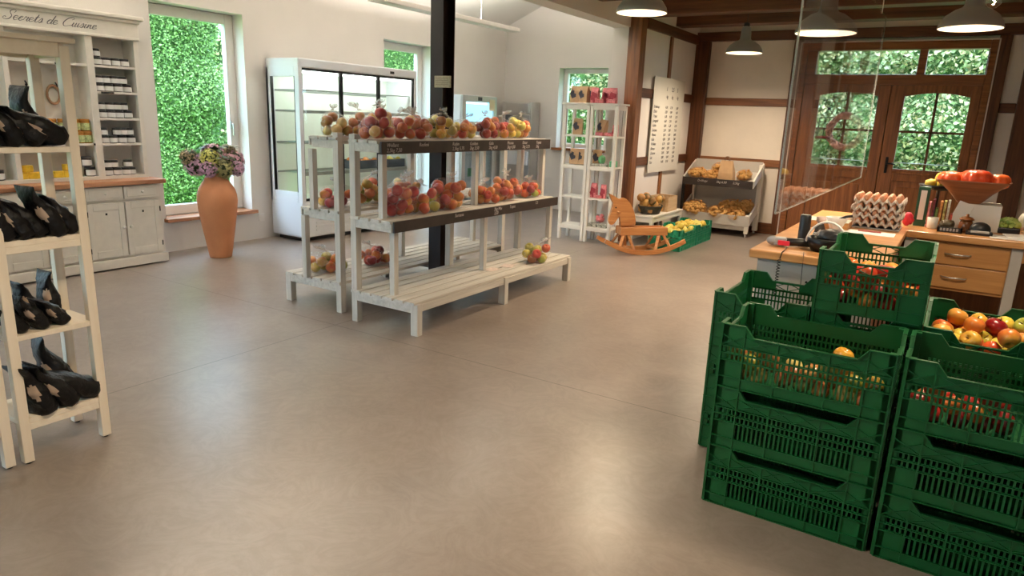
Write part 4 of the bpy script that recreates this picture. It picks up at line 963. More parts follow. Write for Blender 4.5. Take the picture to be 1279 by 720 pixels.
# ================================================================== green fruit crates
def crate(name, label, m, LX=.6, LYd=.4, H=.25):
    """local frame centred in plan, z up; long side along x"""
    t = thing(name, label, 'crate', local=True); TH = .0035
    def panel(Ln, hand, flip):
        b = MB()
        # panel in u (along), z; thickness from 0 inward (-w), ribs outward (+w)
        e = .085; hi = H; lo = H - .040
        prof = [(0, 0), (Ln, 0), (Ln, hi), (Ln - e, hi), (Ln - e - .032, lo), (e + .032, lo), (e, hi), (0, hi)]
        def bx(u0, u1, z0, z1, w0=-TH, w1=0): b.box(u0, u1, w0, w1, z0, z1)
        bx(0, Ln, 0, .042); zr = [.042, .108, .136, .164]
        for z in zr[1:]: bx(0, Ln, z - .004, z + .004)
        # upper band (solid), with a hand hole on the short sides
        def band(u0, u1, z0, z1): bx(u0, u1, z0, z1)
        if hand: 
            band(.0, Ln / 2 - .055, .164, lo); band(Ln / 2 + .055, Ln, .164, lo); band(Ln / 2 - .055, Ln / 2 + .055, .200, lo); band(Ln / 2 - .055, Ln / 2 + .055, .164, .170)
        else: band(0, Ln, .164, lo)
        for s0, s1 in ((0, 1), (Ln, -1)):
            b.prism([(s0, lo), (s0 + s1 * (e + .032), lo), (s0 + s1 * e, hi), (s0, hi)], 'Y', -TH, 0)
        # slats
        n = int((Ln - .01) / .0163); 
        for i in range(n + 1):
            u = .005 + i * (Ln - .01) / n; endc = u < e - .002 or u > Ln - e + .002
            if endc: bx(u - .0034, u + .0034, .108, .164)
            else: bx(u - .0034, u + .0034, .042, .164)
        bx(0, e, .042, .108); bx(Ln - e, Ln, .042, .108)
        # outer ribs
        R = .007
        divs = [0.002, e, Ln / 2 if Ln < .5 else Ln / 3 + .01, None if Ln < .5 else Ln * 2 / 3 - .01, Ln - e, Ln - .002]
        for u in divs:
            if u is not None: bx(u - .0024, u + .0024, 0, lo if e + .01 < u < Ln - e - .01 else hi - .001, 0, R)
        for z in (.001, .042, .108, .136, .164): bx(0, Ln, z - .0017, z + .0017, 0, R)
        us = [u for u in divs if u is not None]
        for a, c in zip(us, us[1:]):
            k = 2 if c - a > .12 else 1
            for q in range(k):
                p0, p1 = a + (c - a) * q / k, a + (c - a) * (q + 1) / k
                for (z0, z1) in ((.166, lo - .002), (lo - .002, .166)):
                    dx, dz = p1 - p0, z1 - z0; l_ = math.hypot(dx, dz); nx, nz = -dz / l_ * .0016, dx / l_ * .0016
                    b.prism([(p0 + nx, z0 + nz), (p0 - nx, z0 - nz), (p1 - nx, z1 - nz), (p1 + nx, z1 + nz)], 'Y', 0, R * .7)
        # rolled rim following the cut-out
        path = [(0, hi), (e, hi), (e + .032, lo), (Ln - e - .032, lo), (Ln - e, hi), (Ln, hi)]
        for (a0, z0), (a1, z1) in zip(path, path[1:]):
            dx, dz = a1 - a0, z1 - z0; l_ = math.hypot(dx, dz); nx, nz = -dz / l_ * .004, dx / l_ * .004
            b.prism([(a0, z0), (a1, z1), (a1 - nx, z1 - nz), (a0 - nx, z0 - nz)], 'Y', -.006, .009)
        return b
    def place(b, M):
        for v in b.bm.verts: v.co = M @ v.co
        return b
    hx, hy = LX / 2 - .008, LYd / 2 - .008
    obj('side_panel', place(panel(2 * hx, False, 0), Matrix.Translation((-hx, -hy, 0)) @ Matrix.Scale(-1, 4, (0, 1, 0))), m, t)
    obj('side_panel', place(panel(2 * hx, False, 0), Matrix.Translation((-hx, hy, 0))), m, t)
    obj('end_panel', place(panel(2 * hy, True, 0), Matrix.Translation((-hx, -hy, 0)) @ Matrix.Rotation(PI / 2, 4, 'Z')), m, t)
    obj('end_panel', place(panel(2 * hy, True, 0), Matrix.Translation((hx, -hy, 0)) @ Matrix.Rotation(PI / 2, 4, 'Z') @ Matrix.Scale(-1, 4, (0, 1, 0))), m, t)
    b = MB()
    b.box(-hx, hx, -hy, hy, .002, .005)
    for i in range(24): 
        x = -hx + .01 + i * (2 * hx - .02) / 23; b.box(x - .004, x + .004, -hy, hy, .003, .009)
    for i in range(10):
        y = -hy + .01 + i * (2 * hy - .02) / 9; b.box(-hx, hx, y - .004, y + .004, .001, .006)
    for sx in (-1, 1):
        for sy_ in (-1, 1): b.box(sx * (hx - .012) - .012, sx * (hx - .012) + .012, sy_ * (hy - .012) - .012, sy_ * (hy - .012) + .012, 0, H - .002)
    obj('base', b, m, t)
    return t
CR = First(crate('fruit_crate', 'x', M_green))
lev = ['bottom', 'middle', 'top']
HS = .2475
for k in range(3): CR.put((-.358, 2.74, k * HS), (0, 0, 0), 'green fruit crate, %s of the front left stack' % lev[k] + (', holding dull green apples' if k == 2 else ''), 'green crates of the front left stack')
for k in range(3): CR.put((.256, 2.735, k * HS), (0, 0, 0), 'green fruit crate, %s of the front right stack' % lev[k] + (', holding red apples' if k == 2 else ''), 'green crates of the front right stack')
for k in range(3): CR.put((-.622, 3.30, k * HS + .006), (0, 0, PI / 2), 'green fruit crate, %s of the rear left stack' % lev[k] + (', empty' if k == 2 else ''), 'green crates of the rear left stack')
lv4 = ['bottom', 'second', 'third', 'topmost']
for k in range(4): CR.put((-.217, 3.30 - (.02 if k == 3 else 0), k * HS + .006), (0, 0, PI / 2), 'green fruit crate, %s of the tall rear middle stack' % lv4[k] + (', full of red apples' if k == 3 else ''), 'green crates of the tall rear stack')
for k in range(3): CR.put((.188, 3.305, k * HS), (0, 0, PI / 2), 'green fruit crate, %s of the rear right stack' % lev[k] + (', heaped with apples' if k == 2 else ''), 'green crates of the rear right stack')
for k in range(3): CR.put((.600, 3.33, k * HS), (0, 0, PI / 2), 'green fruit crate, %s of the rear stack cut by the right edge' % lev[k], 'green crates at the right edge')
def fill(x0, x1, y0, y1, z0, n, kinds, lab, grp, seed, r=.038, stem=False, zmax=9):
    rng = random.Random(seed)
    for i, (a, bb, z) in enumerate(pack(x1 - x0, y1 - y0, n, r, rng)):
        if z0 + z > zmax: continue
        apple(((x0 + x1) / 2 + a, (y0 + y1) / 2 + bb, z0 + z), rng.choice(kinds), lab, grp, r / .036 * rng.uniform(.93, 1.03), stem, rng)
zc = 2 * HS + .012
fill(-.640, -.076, 2.555, 2.70, zc, 30, 'dddgd', 'dull green apple behind the slats of the front left crate', 'apples in the front left crate', 61, .035, zmax=zc + .13)
fill(-.26, -.16, 2.72, 2.86, zc + .12, 0, 'o', 'yellow apple showing above the rim of the front left crate', 'yellow apples on top of the front left crate', 62, .038)
fill(-.025, .30, 2.555, 2.70, zc, 20, 'rrrmr', 'red apple behind the slats of the front right crate', 'apples in the front right crate', 63, .035, zmax=zc + .13)
apple((-.235, 2.605, zc + .178), 'y', 'yellow orange apple peeking over the front rim of the front left crate', None, 1.0)
z4 = 3 * HS + .018
fill(-.40, -.035, 2.995, 3.13, z4, 28, 'rmrmo', 'red apple behind the slats of the tall stack crate', 'apples in the tall stack crate', 64, .036, zmax=z4 + .175)
fill(-.40, -.035, 3.13, 3.55, z4 + .02, 28, 'rmrmo', 'red apple further back in the tall stack crate', 'apples further back in the tall stack crate', 65, .038, zmax=z4 + .20)
fill(.005, .372, 3.03, 3.42, zc + .125, 34, 'rmrmoogoy', 'red and yellow apple heaped in the rear right crate', 'apples heaped in the rear right crate', 66, .040, True, zmax=zc + .235)

# two lighter green crates with yellow fruit beyond the rocking horse
CG = First(crate('fruit_crate', 'x', M_green2, H=.25))
CG.put((-2.78, 8.06, 0), (0, 0, PI / 2), 'light green crate of yellow fruit, nearer one behind the rocking horse')
CG.put((-2.78, 8.665, 0), (0, 0, PI / 2), 'light green crate of yellow fruit, farther one below the potatoes')
Q = First(tag(obj('quince', MB().ball((0, 0, 0), .040, 2, 1, 1, 1.08, nz=.12, nf=20), M_quince), 'x', 'fruit'))
rng = random.Random(9)
for cy0, n, lab in ((8.06, 20, 'yellow fruit in the nearer light green crate'), (8.665, 18, 'yellow fruit in the farther light green crate')):
    for a, bb, z in pack(.37, .56, n, .042, rng): Q.put((-2.78 + a, cy0 + bb, .165 + z), (rng.uniform(-1, 1), rng.uniform(-1, 1), rng.uniform(0, 6)), lab, lab.replace('fruit', 'fruits'))

# ================================================================== counter
CT = .84
t = thing('shop_counter', 'L-shaped shop counter with orange wood top and drawers', 'counter', (-.3, 5.0, 0))
b = MB()
b.rbox(-.855, -.215, 3.70, 5.22, CT - .045, CT, .006); b.rbox(-.855, 1.35, 5.20, 5.95, CT - .045, CT, .006); obj('worktop', b, M_butcher, t)
b = MB(); b.rbox(-.815, -.24, 3.735, 3.755, .0, CT - .045, .002); b.rbox(-.815, -.795, 3.755, 5.9, 0, CT - .045, .002)
for z in (.18, .345, .51, .675): b.box(-.817, -.24, 3.733, 3.736, z, z + .003)
obj('side_boards', b, M_panelg, t)
b = MB(); b.rbox(-.80, 1.3, 5.86, 5.90, .0, CT - .045, .002); b.rbox(-.26, -.24, 3.755, 5.2, .0, CT - .046, .002); b.rbox(-.80, -.10, 5.24, 5.86, .0, .02, .002); obj('back_board', b, M_doorw['Z'], t)
for xa, xb in ((-.22, -.155), (.365, .425), (1.24, 1.30)): obj('leg', MB().rbox(xa, xb, 5.235, 5.30, 0, CT - .045, .003), M_panelg, t)
b = MB(); b.rbox(-.155, .365, 5.25, 5.80, .47, CT - .046, .003); obj('drawer_case', b, M_drawer, t)
b = MB(); b.rbox(.425, 1.24, 5.26, 5.30, CT - .14, CT - .046, .003); obj('front_rail', b, M_drawer, t)
for z0, z1 in ((.49, .635), (.642, .785)):
    d = obj('drawer', MB().rbox(-.148, .358, 5.236, 5.256, z0, z1, .003), M_drawer, t)
    h = MB(); zz = (z0 + z1) / 2; h.tube([(.02, 5.236, zz), (.03, 5.215, zz), (.07, 5.208, zz), (.11, 5.208, zz), (.15, 5.215, zz), (.16, 5.236, zz)], .0055, 8); obj('handle', h, M_inox, d)
b = MB(); b.cyl((-.56, 3.732, .70), (-.56, 3.728, .70), .006, n=10); b.cyl((-.56, 3.732, .66), (-.56, 3.728, .66), .006, n=10)
obj('screw', b, M_black, t)
# hanging acrylic screen
t = thing('acrylic_screen', 'clear acrylic screen hanging above the counter', 'screen', (-.64, 4.7, 1.10))
b = MB(); b.box(-.643, -.637, 3.16, 6.20, 1.10, 2.30); obj('sheet', b, M_acryl, t)
b = MB(); b.box(-.644, -.636, 3.157, 3.163, 1.10, 2.30); b.box(-.644, -.636, 3.16, 6.20, 1.097, 1.102); b.box(-.644, -.636, 6.197, 6.203, 1.10, 2.30); obj('polished_edge', b, film('edge_film', (.75, .78, .76), .3, .2, haze=.25), t)
b = MB(); 
for y in (3.5, 5.9): b.cyl((-.64, y, 2.29), (-.64, y, ZC), .0018, n=6)
b.cyl((-.64, 5.9, 2.3), (-.64, 5.6, ZC), .0015, n=6); obj('cord', b, M_frame, t)

def simple(name, mb, m, label, cat, loc, group=None):
    return tag(obj(name, mb, m, loc=loc), label, cat, group)
# egg trays and eggs
def tray_mesh():
    b = MB(); n = 60; R = []
    for j in range(n + 1):
        row = []
        for i in range(n + 1):
            x, y = i / n, j / n
            z = .026 + .0115 * math.cos(x * 12 * PI) + .0115 * math.cos(y * 10 * PI)
            row.append(b.bm.verts.new(((x - .5) * .285, (y - .5) * .285, z)))
        R.append(row)
    for j in range(n):
        for i in range(n):
            f = b.bm.faces.new((R[j][i], R[j][i + 1], R[j + 1][i + 1], R[j + 1][i])); f.smooth = True
    bd = [e for e in b.bm.edges if len(e.link_faces) == 1]
    ex_ = bmesh.ops.extrude_edge_only(b.bm, edges=bd)['geom']
    for v in [g for g in ex_ if isinstance(g, bmesh.types.BMVert)]:
        v.co.x *= 1.035; v.co.y *= 1.035; v.co.z = max(.003, v.co.z - .022)
    bmesh.ops.solidify(b.bm, geom=list(b.bm.faces), thickness=.003)
    return b
TR = First(tag(obj('egg_tray', tray_mesh(), M_tray), 'x', 'egg tray'))
ex, ey, ez = -.408, 5.215, CT + .008
nm = ['lowest', 'second lowest', 'second highest', 'topmost']
for k in range(4): TR.put((ex + .012 * (k % 2), ey, ez + k * .048), (0, 0, 0), 'grey pulp egg tray, %s of the pile on the counter' % nm[k], 'egg trays in the pile')
simple('steel_tray', MB().rbox(ex - .16, ex + .155, ey - .15, ey + .15, CT, CT + .008, .002), M_grey, 'thin grey sheet under the pile of egg trays', 'sheet', (ex, ey, CT))
EG = First(tag(obj('egg', MB().lathe([(.002, -.028), (.012, -.025), (.019, -.014), (.0215, -.002), (.020, .010), (.014, .022), (.006, .028), (.001, .0293)], n=14), M_egg), 'x', 'egg'))
rng = random.Random(5)
for j in range(5):
    for i in range(6): EG.put((ex - .119 + i * .0475, ey - .114 + j * .057, ez + .144 + .040), (rng.uniform(-.15, .15), rng.uniform(-.15, .15), 0), 'brown egg on the topmost tray', 'eggs on the topmost tray')
for k in range(3):
    for i in range(5): EG.put((ex - .0955 + i * .0475, ey - .104, ez + k * .048 + .040), (0, 0, 0), 'brown egg showing at the front edge of the lower trays', 'eggs in the lower trays')
# things on the near arm of the counter
t = thing('barcode_scanner', 'black and silver barcode scanner lying on the counter corner', 'scanner', (-.78, 3.90, CT)); W[t] = Vector((0, 0, 0))
b = MB(); b.ball((0, 0, .028), .030, 2, 1.25, 1, .85); b.rbox(.01, .07, -.028, .028, .008, .05, .008); obj('head', b, M_grey, t)
b = MB(); b.tube([(.05, 0, .028), (.12, .02, .03), (.20, .045, .03), (.27, .06, .026)], [.022, .022, .021, .016], 10); obj('handle', b, M_black, t)
b = MB(); b.rbox(.03, .09, -.036, -.026, .012, .038, .003); obj('red_window', b, mat('scanner_red', (.65, .02, .05), .3), t)
b = MB(); b.tube([(-.70, 3.86, CT + .006), (-.69, 3.75, CT + .006), (-.69, 3.695, CT + .004), (-.695, 3.69, CT - .03)], .003, 6)
b.tube([(-.695 + .008 * math.cos(i * .9), 3.688 + .008 * math.sin(i * .9) - .012, CT - .03 - i * .0022) for i in range(90)], .0022, 5)
simple('coiled_cable', b, M_black, 'black coiled cable hanging down the end of the counter', 'cable', (-.69, 3.69, .6))
simple('thin_cable', MB().tube([(-.60, 3.78, CT + .004), (-.585, 3.695, CT + .004), (-.583, 3.69, CT - .05), (-.575, 3.715, .5)], .0018, 5), M_black, 'thin black wire running down beside the coiled cable', 'cable', (-.58, 3.7, .5))
simple('black_canister', MB().lathe([(.028, 0), (.030, .01), (.030, .15), (.027, .16), (.024, .162)], (-.665, 4.10, CT), 20), M_black, 'plain black upright canister on the counter', 'canister', (-.665, 4.10, CT))
t = thing('small_bottle', 'small dark bottle with pale cap beside the black canister', 'bottle', (-.595, 4.17, CT)); W[t] = Vector((0, 0, 0))
obj('body', MB().lathe([(.028, 0), (.030, .01), (.032, .05), (.026, .09), (.016, .115), (.016, .125)], n=18), mat('smoky_bottle', (.05, .04, .035), .15), t)
obj('cap', MB().lathe([(.024, .122), (.026, .126), (.026, .148), (.022, .152)], n=18), mat('pale_pink_cap', (.75, .55, .48), .5), t)
t = thing('basket', 'dark wire basket with an arched white handle', 'basket', (-.52, 3.92, CT)); W[t] = Vector((0, 0, 0))
b = MB()
b.lathe([(.07, 0), (.085, .03), (.095, .07), (.092, .072), (.08, .03), (.05, .006)], n=24); obj('bowl', b, M_blackm, t)
b = MB(); b.tube([(-.10 * math.cos(a), .0, .03 + .125 * math.sin(a)) for a in [i * PI / 12 for i in range(13)]], .006, 8); obj('handle', b, M_frame, t)
simple('black_pouch', MB().ball((-.50, 3.95, CT + .075), .06, 3, 1.2, 1, .7, nz=.2), M_black, 'black pouch inside the wire basket', 'pouch', (-.50, 3.95, CT + .04))
simple('crumpled_film', MB().ball((-.56, 4.0, CT + .06), .045, 3, 1, 1, .8, nz=.6, nf=60), M_bagknot, 'crumpled clear wrapper beside the dark basket', 'wrapper', (-.56, 4.0, CT + .02))
t = thing('wooden_box', 'shallow wooden box with printed top on the counter', 'box', (-.70, 4.95, CT)); W[t] = Vector((0, 0, 0))
b = MB(); b.rbox(-.11, .17, -.10, .10, 0, .045, .003); obj('sides', b, M_butcher, t)
b = MB(); b.box(-.108, .168, -.098, .098, .045, .047); obj('printed_top', b, mat('printed_sheet', (.60, .62, .54), .4, var=.35, vscale=40), t)
t = thing('tasting_bowl', 'white fluted bowl with a black tong inside', 'bowl', (-.595, 4.80, CT)); W[t] = Vector((0, 0, 0))
b = MB(); b.lathe([(.028, 0), (.032, .004), (.048, .045), (.066, .085), (.063, .085), (.044, .045), (.026, .010)], n=28, wob=lambda a, z: 1 + .03 * math.sin(9 * a)); obj('bowl', b, M_white, t)
b = MB(); b.tube([(-.02, 0, .05), (.05, .01, .092), (.085, .02, .10)], .009, 8); obj('tong', b, M_black, t)
t = thing('pen', 'reddish pen lying on papers before the egg trays', 'pen', (-.40, 4.86, CT + .004)); W[t] = Vector((0, 0, 0))
b = MB(); b.cyl((-.07, .0, .006), (.06, .0, .006), .005, n=8); obj('barrel', b, mat('pen_red', (.45, .10, .09), .4), t)
simple('paper_sheet', MB().box(-.56, -.26, 4.76, 4.93, CT + .0005, CT + .003), M_paper, 'white papers in front of the egg trays', 'papers', (-.41, 4.84, CT))
simple('white_note', MB().rbox(-.55, -.50, 4.70, 4.74, CT, CT + .012, .003), M_paper, 'small white block beside the fluted bowl', 'note pad', (-.52, 4.72, CT))
# things on the far arm
def cbox(name, x0, x1, y0, y1, z0, z1, m, label, cat, r=.002, group=None): return simple(name, MB().rbox(x0, x1, y0, y1, z0, z1, r), m, label, cat, ((x0 + x1) / 2, (y0 + y1) / 2, z0), group)
M_redp = mat('red_packet', (.62, .02, .05), .45)
simple('red_packet', MB().ball((-.235, 5.47, CT + .045), .045, 3, .8, .6, 1, nz=.35, nf=30), M_redp, 'crumpled bright red packet behind the egg trays', 'packet', (-.235, 5.47, CT))
t = thing('price_board', 'dark green framed upright board with white strip', 'sign', (-.165, 5.52, CT)); W[t] = Vector((0, 0, 0))
b = MB(); b.rbox(-.035, .035, -.012, .012, 0, .27, .003); obj('frame', b, mat('dark_green_frame', (.02, .085, .045), .4), t)
b = MB(); b.box(-.018, .018, -.0145, -.0118, .045, .245); obj('white_strip', b, M_paper, t)
LCOL = [('pink', (.55, .20, .22)), ('maroon', (.16, .02, .04)), ('green', (.22, .36, .10)), ('orange', (.70, .32, .10)), ('yellow', (.70, .62, .22)), ('cream', (.70, .66, .56)), ('red', (.60, .08, .05))]
for i, (nm_, cc) in enumerate(LCOL):
    x = -.125 + i * .022
    b = MB(); b.rbox(x, x + .014, 5.48 + .008 * (i % 3), 5.60, CT + .002, CT + (.17, .19, .13, .18, .185, .19, .10)[i], .002)
    o = simple('leaflet_stack', b, mat('leaflet_' + nm_, cc, .6, var=.5, vscale=45), '%s leaflets standing in the row right of the green board' % nm_, 'leaflets', (x, 5.54, CT))
simple('white_cup', MB().lathe([(.028, 0), (.030, .005), (.034, .075), (.031, .075), (.027, .01)], (-.085, 5.45, CT), 20), M_white, 'small white beaker in front of the leaflets', 'cup', (-.085, 5.45, CT))
b = MB(); b.rbox(-.045, .045, -.003, .003, 0, .19, .001); o = simple('leaflet', b, M_paper, 'large white leaflet leaning right of the coloured leaflets', 'leaflet', (0, 0, 0)); o.location = (.035, 5.52, CT + .001); o.rotation_euler = (-.15, .32, .1)
for i, (nm_, cc, x, z) in enumerate((('blue', (.1, .2, .4), -.06, .0), ('red', (.6, .05, .04), .0, .0))):
    pass
t = thing('squash_stand', 'dark round stand holding yellow squashes behind the leaflets', 'stand', (-.09, 5.72, CT)); W[t] = Vector((0, 0, 0))
b = MB(); b.lathe([(.07, 0), (.07, .01), (.012, .02), (.012, .235), (.11, .245), (.125, .275), (.12, .275), (.10, .255), (.01, .25)], n=24); obj('stand', b, M_black, t)
SQ = First(tag(obj('yellow_squash', MB().ball((0, 0, 0), .036, 2, 1, 1, .8, nz=.15), M_quince), 'x', 'squash'))
for k, (dx, dy, dz) in enumerate([(-.055, -.02, 0), (.02, -.055, 0), (.055, .03, 0), (-.02, .05, 0), (0, 0, .04)]): SQ.put((-.09 + dx, 5.72 + dy, CT + .287 + dz), (k, k * 2, 0), 'yellow squash on the dark round stand', 'squashes on the round stand')
for k, z in enumerate((0, .27)):
    pass
# white box, flared bowl and pumpkins
cbox('white_box', .05, .29, 5.56, 5.80, CT, CT + .175, M_white, 'plain white box carrying the wooden bowl', 'box', .004)
t = thing('flared_bowl', 'flared brown wooden bowl standing on the white box', 'bowl', (.10, 5.63, CT + .176)); W[t] = Vector((0, 0, 0))
def sq(a, z): return (abs(math.cos(a)) ** 6 + abs(math.sin(a)) ** 6) ** (-1 / 6)
b = MB(); b.lathe([(.065, 0), (.07, .004), (.125, .07), (.205, .143), (.215, .155), (.205, .153), (.118, .075), (.05, .02)], n=48, wob=sq, sy=.95); obj('bowl', b, wood('bowl_wood', (.17, .055, .022), (.33, .13, .055), 'X', .4, .8), t)
def pumpkin(rx, rz, lab, loc, cat='pumpkin'):
    t = thing('pumpkin', lab, cat, loc); W[t] = Vector((0, 0, 0)); n = 48
    pr = [(.10, -.62), (.45, -.82), (.8, -.62), (.98, -.2), (1.0, .1), (.9, .5), (.65, .78), (.35, .86), (.12, .74)]
    b = MB(); b.lathe([(a * rx, z * rz) for a, z in pr], n=n, wob=lambda a, z: 1 + .12 * abs(math.sin(4.5 * a)) ** .6 - .08); obj('skin', b, M_pump, t)
    s = MB(); s.tube([(0, 0, .62 * rz), (.003, 0, .74 * rz), (.010, .004, .86 * rz)], [.010, .007, .007], 7); obj('stem', s, M_kraft, t); return t
zb = CT + .176 + .118
pumpkin(.098, .068, 'orange pumpkin in the middle of the flared bowl', (.115, 5.60, zb + .045)); pumpkin(.082, .056, 'orange pumpkin at the left of the flared bowl', (-.025, 5.63, zb + .035))
pumpkin(.066, .056, 'orange pumpkin at the right end of the flared bowl', (.245, 5.62, zb + .035)); pumpkin(.06, .045, 'orange pumpkin behind the others in the flared bowl', (.05, 5.72, zb + .04))
simple('garlic_bulb', MB().ball((-.072, 5.60, zb + .02), .020, 2, 1, 1, 1.1, nz=.2), M_egg, 'small pinkish bulb on the left rim of the flared bowl', 'garlic', (-.072, 5.60, zb))
# small goods in front of the white box
t = thing('sample_dish', 'dark flat dish with small wrapped samples', 'dish', (.02, 5.36, CT)); W[t] = Vector((0, 0, 0))
b = MB(); b.rbox(-.065, .065, -.05, .05, 0, .02, .004); b.rbox(-.07, -.06, -.055, .055, 0, .035, .002); b.rbox(.06, .07, -.055, .055, 0, .035, .002); b.rbox(-.07, .07, -.055, -.047, 0, .035, .002); obj('dish', b, M_black, t)
b = MB(); 
for k in range(6): b.box(-.055 + k * .018, -.043 + k * .018, -.0565, -.055, .01, .028)
obj('silver_print', b, M_grey, t)
simple('wrapped_sample', MB().ball((.0, 5.385, CT + .045), .032, 3, 1.3, 1, .9, nz=.4, nf=40), mat('brown_foil', (.12, .09, .05), .3, bump=.6), 'brown foil wrapped samples heaped in the dark dish', 'sweets', (0, 5.385, CT + .02))
t = thing('honey_pot', 'brown lidded pot between the dark dishes', 'pot', (.105, 5.43, CT)); W[t] = Vector((0, 0, 0))
obj('pot', MB().lathe([(.035, 0), (.042, .02), (.040, .06), (.030, .08)], n=20), mat('brown_glaze', (.17, .06, .02), .2), t)
obj('lid', MB().lathe([(.040, .079), (.044, .084), (.03, .098), (.008, .104), (.010, .116), (.002, .12)], n=20), M_doorw['X'], t)
t = thing('card_terminal', 'black domed payment terminal on the counter', 'card reader', (.185, 5.38, CT)); W[t] = Vector((0, 0, 0))
b = MB(); b.ball((0, 0, .03), .05, 3, 1.2, .9, 1); b.rbox(-.075, .07, -.07, .02, 0, .022, .004); obj('body', b, M_black, t)
b = MB(); b.rbox(-.05, .05, -.073, -.045, .015, .028, .002); obj('screen', b, mat('pale_screen', (.45, .42, .38), .3), t)
M_veg = leafmat('romanesco', [(.20, .34, .06), (.40, .52, .12), (.55, .62, .22)])
t = thing('romanesco', 'pale green romanesco head in a dark tray', 'vegetable', (.345, 5.62, CT)); W[t] = Vector((0, 0, 0)); b = MB()
rng = random.Random(2)
for i in range(70):
    d = Vector((rng.gauss(0, 1), rng.gauss(0, 1), abs(rng.gauss(0, 1)))).normalized(); p = Vector((d.x * .06, d.y * .06, .045 + d.z * .05)); b.ball(p, rng.uniform(.010, .017), 1)
obj('florets', b, M_veg, t)
obj('tray', MB().rbox(-.065, .065, -.06, .06, 0, .04, .008), M_black, t)
simple('round_cheese', MB().ball((.425, 5.72, CT + .07), .06, 3, .5, 1, 1), M_white, 'round white disc standing behind the romanesco', 'disc', (.425, 5.72, CT))
simple('tan_block', MB().rbox(.42, .47, 5.48, 5.52, CT, CT + .085, .004), mat('tan_block', (.60, .36, .18), .6), 'small tan block right of the romanesco', 'block', (.445, 5.5, CT))
b = MB(); b.box(.24, .55, 5.24, 5.44, CT + .001, CT + .004); o = simple('paper_sheet', b, M_paper, 'white sheets lying at the right end of the counter', 'papers', (.4, 5.34, CT + .001))
b = MB(); b.box(-.10, .10, -.06, .06, 0, .006); o = simple('folded_paper', b, M_paper, 'crumpled white paper on the sheets at the counter end', 'papers', (0, 0, 0)); o.location = (.42, 5.36, CT + .008); o.rotation_euler = (.12, 0, .3)
# ================================================================== rocking horse
def horse():
    t = thing('rocking_horse', 'wooden rocking horse standing on the concrete floor', 'rocking horse', local=True)
    K = 832.
    def U(x): return (x - 540) / K
    def Zz(y, x=540): return .30 + (350 - (x - 300) / 480 * 30 - y) / 840
    head = [(185, 33), (215, 48), (262, 72), (290, 92), (318, 72), (350, 78), (392, 115), (430, 175), (455, 235), (466, 290), (468, 330), (318, 345), (312, 290), (302, 240), (288, 262), (268, 300), (246, 326), (222, 330), (204, 315), (196, 285), (200, 262), (216, 205), (228, 160), (234, 122), (214, 98), (196, 68)]
    pts = [(U(x), Zz(y, 300)) for x, y in head]
    b = MB(); b.prism(pts, 'Y', -.022, .022); bmesh.ops.bevel(b.bm, geom=[e for e in b.bm.edges], offset=.004, segments=2, affect='EDGES'); obj('head', b, M_horse, t)
    e = MB(); 
    for s in (-1, 1): e.cyl((U(258), s * .0215, Zz(165, 300)), (U(258), s * .0245, Zz(165, 300)), .009, n=12)
    obj('eye', e, M_black, t)
    r = MB(); r.cyl((U(280), -.10, Zz(205, 300)), (U(280), .10, Zz(205, 300)), .011, n=12); obj('hand_rail', r, M_horse, t)
    L_ = .285
    s = MB(); s.rbox(-L_, L_, -.085, -.060, .215, .305, .006); s.rbox(-L_, L_, .060, .085, .215, .305, .006); s.rbox(-L_ + .005, -L_ + .03, -.06, .06, .22, .30, .004); s.rbox(L_ - .03, L_ - .005, -.06, .06, .22, .30, .004)
    s.rbox(-.02, L_ - .03, -.06, .06, .245, .262, .004); obj('seat_frame', s, M_horse, t)
    R, half = .92, .49
    for sg in (-1, 1):
        y = sg * .135; out, inn = [], []
        for i in range(21):
            x = -half + 2 * half * i / 20; a = math.asin(x / R); z = R - R * math.cos(a); out.append((x, z)); inn.append((x * .965, z + .052 * (1 - .25 * abs(x / half) ** 4)))
        b = MB(); b.prism(out + inn[::-1], 'Y', y - .016, y + .016); obj('rocker', b, M_horse, t)
        for x0, x1 in ((-.235, -.30), (-.19, -.13), (.19, .13), (.235, .30)):
            zt = R - math.sqrt(R * R - x1 * x1) + .045
            b = MB(); M_ = MB()
            p0, p1 = Vector((x0, sg * .055, .235)), Vector((x1, y, zt)); d = (p1 - p0); ln = d.length; q = d.to_track_quat('Z', 'Y').to_matrix().to_4x4()
            b.rbox(-.017, .017, -.011, .011, 0, ln, .003, M=Matrix.Translation(p0) @ q); M_.bm.free(); obj('leg', b, M_horse, t)
    for x in (-.16, .16):
        z = R - math.sqrt(R * R - x * x) + .03; b = MB(); b.rbox(x - .03, x + .03, -.125, .125, z, z + .016, .003); obj('foot_rest', b, M_horse, t)
    t.location = (-2.925, 7.40, .0); t.rotation_euler = (0, 0, math.radians(45))
    return t
horse()

# ================================================================== low bench, squash basket, wooden box
t = thing('low_bench', 'low white bench between timber wall and light green crates', 'bench', (-3.18, 8.5, 0))
b = MB(); b.rbox(-3.325, -3.02, 7.97, 9.06, .325, .348, .004); obj('top', b, M_white, t)
for x in (-3.32, -3.065):
    for y in (7.98, 9.01): obj('leg', MB().rbox(x, x + .04, y, y + .04, 0, .325, .003), M_white, t)
b = MB(); b.rbox(-3.28, -3.065, 7.985, 8.003, .265, .325, .002); b.rbox(-3.045, -3.028, 8.02, 9.01, .265, .325, .002); obj('apron', b, M_white, t)
t = thing('squash_basket', 'dark wicker basket of squashes on the low bench', 'basket', (-3.17, 8.25, .348)); W[t] = Vector((0, 0, 0))
b = MB()
for k in range(7): b.tube([((.105 + k * .006) * math.cos(a), (.15 + k * .007) * math.sin(a), .008 + k * .015) for a in [i * 2 * PI / 22 for i in range(22)]], .008, 6, closed=True)
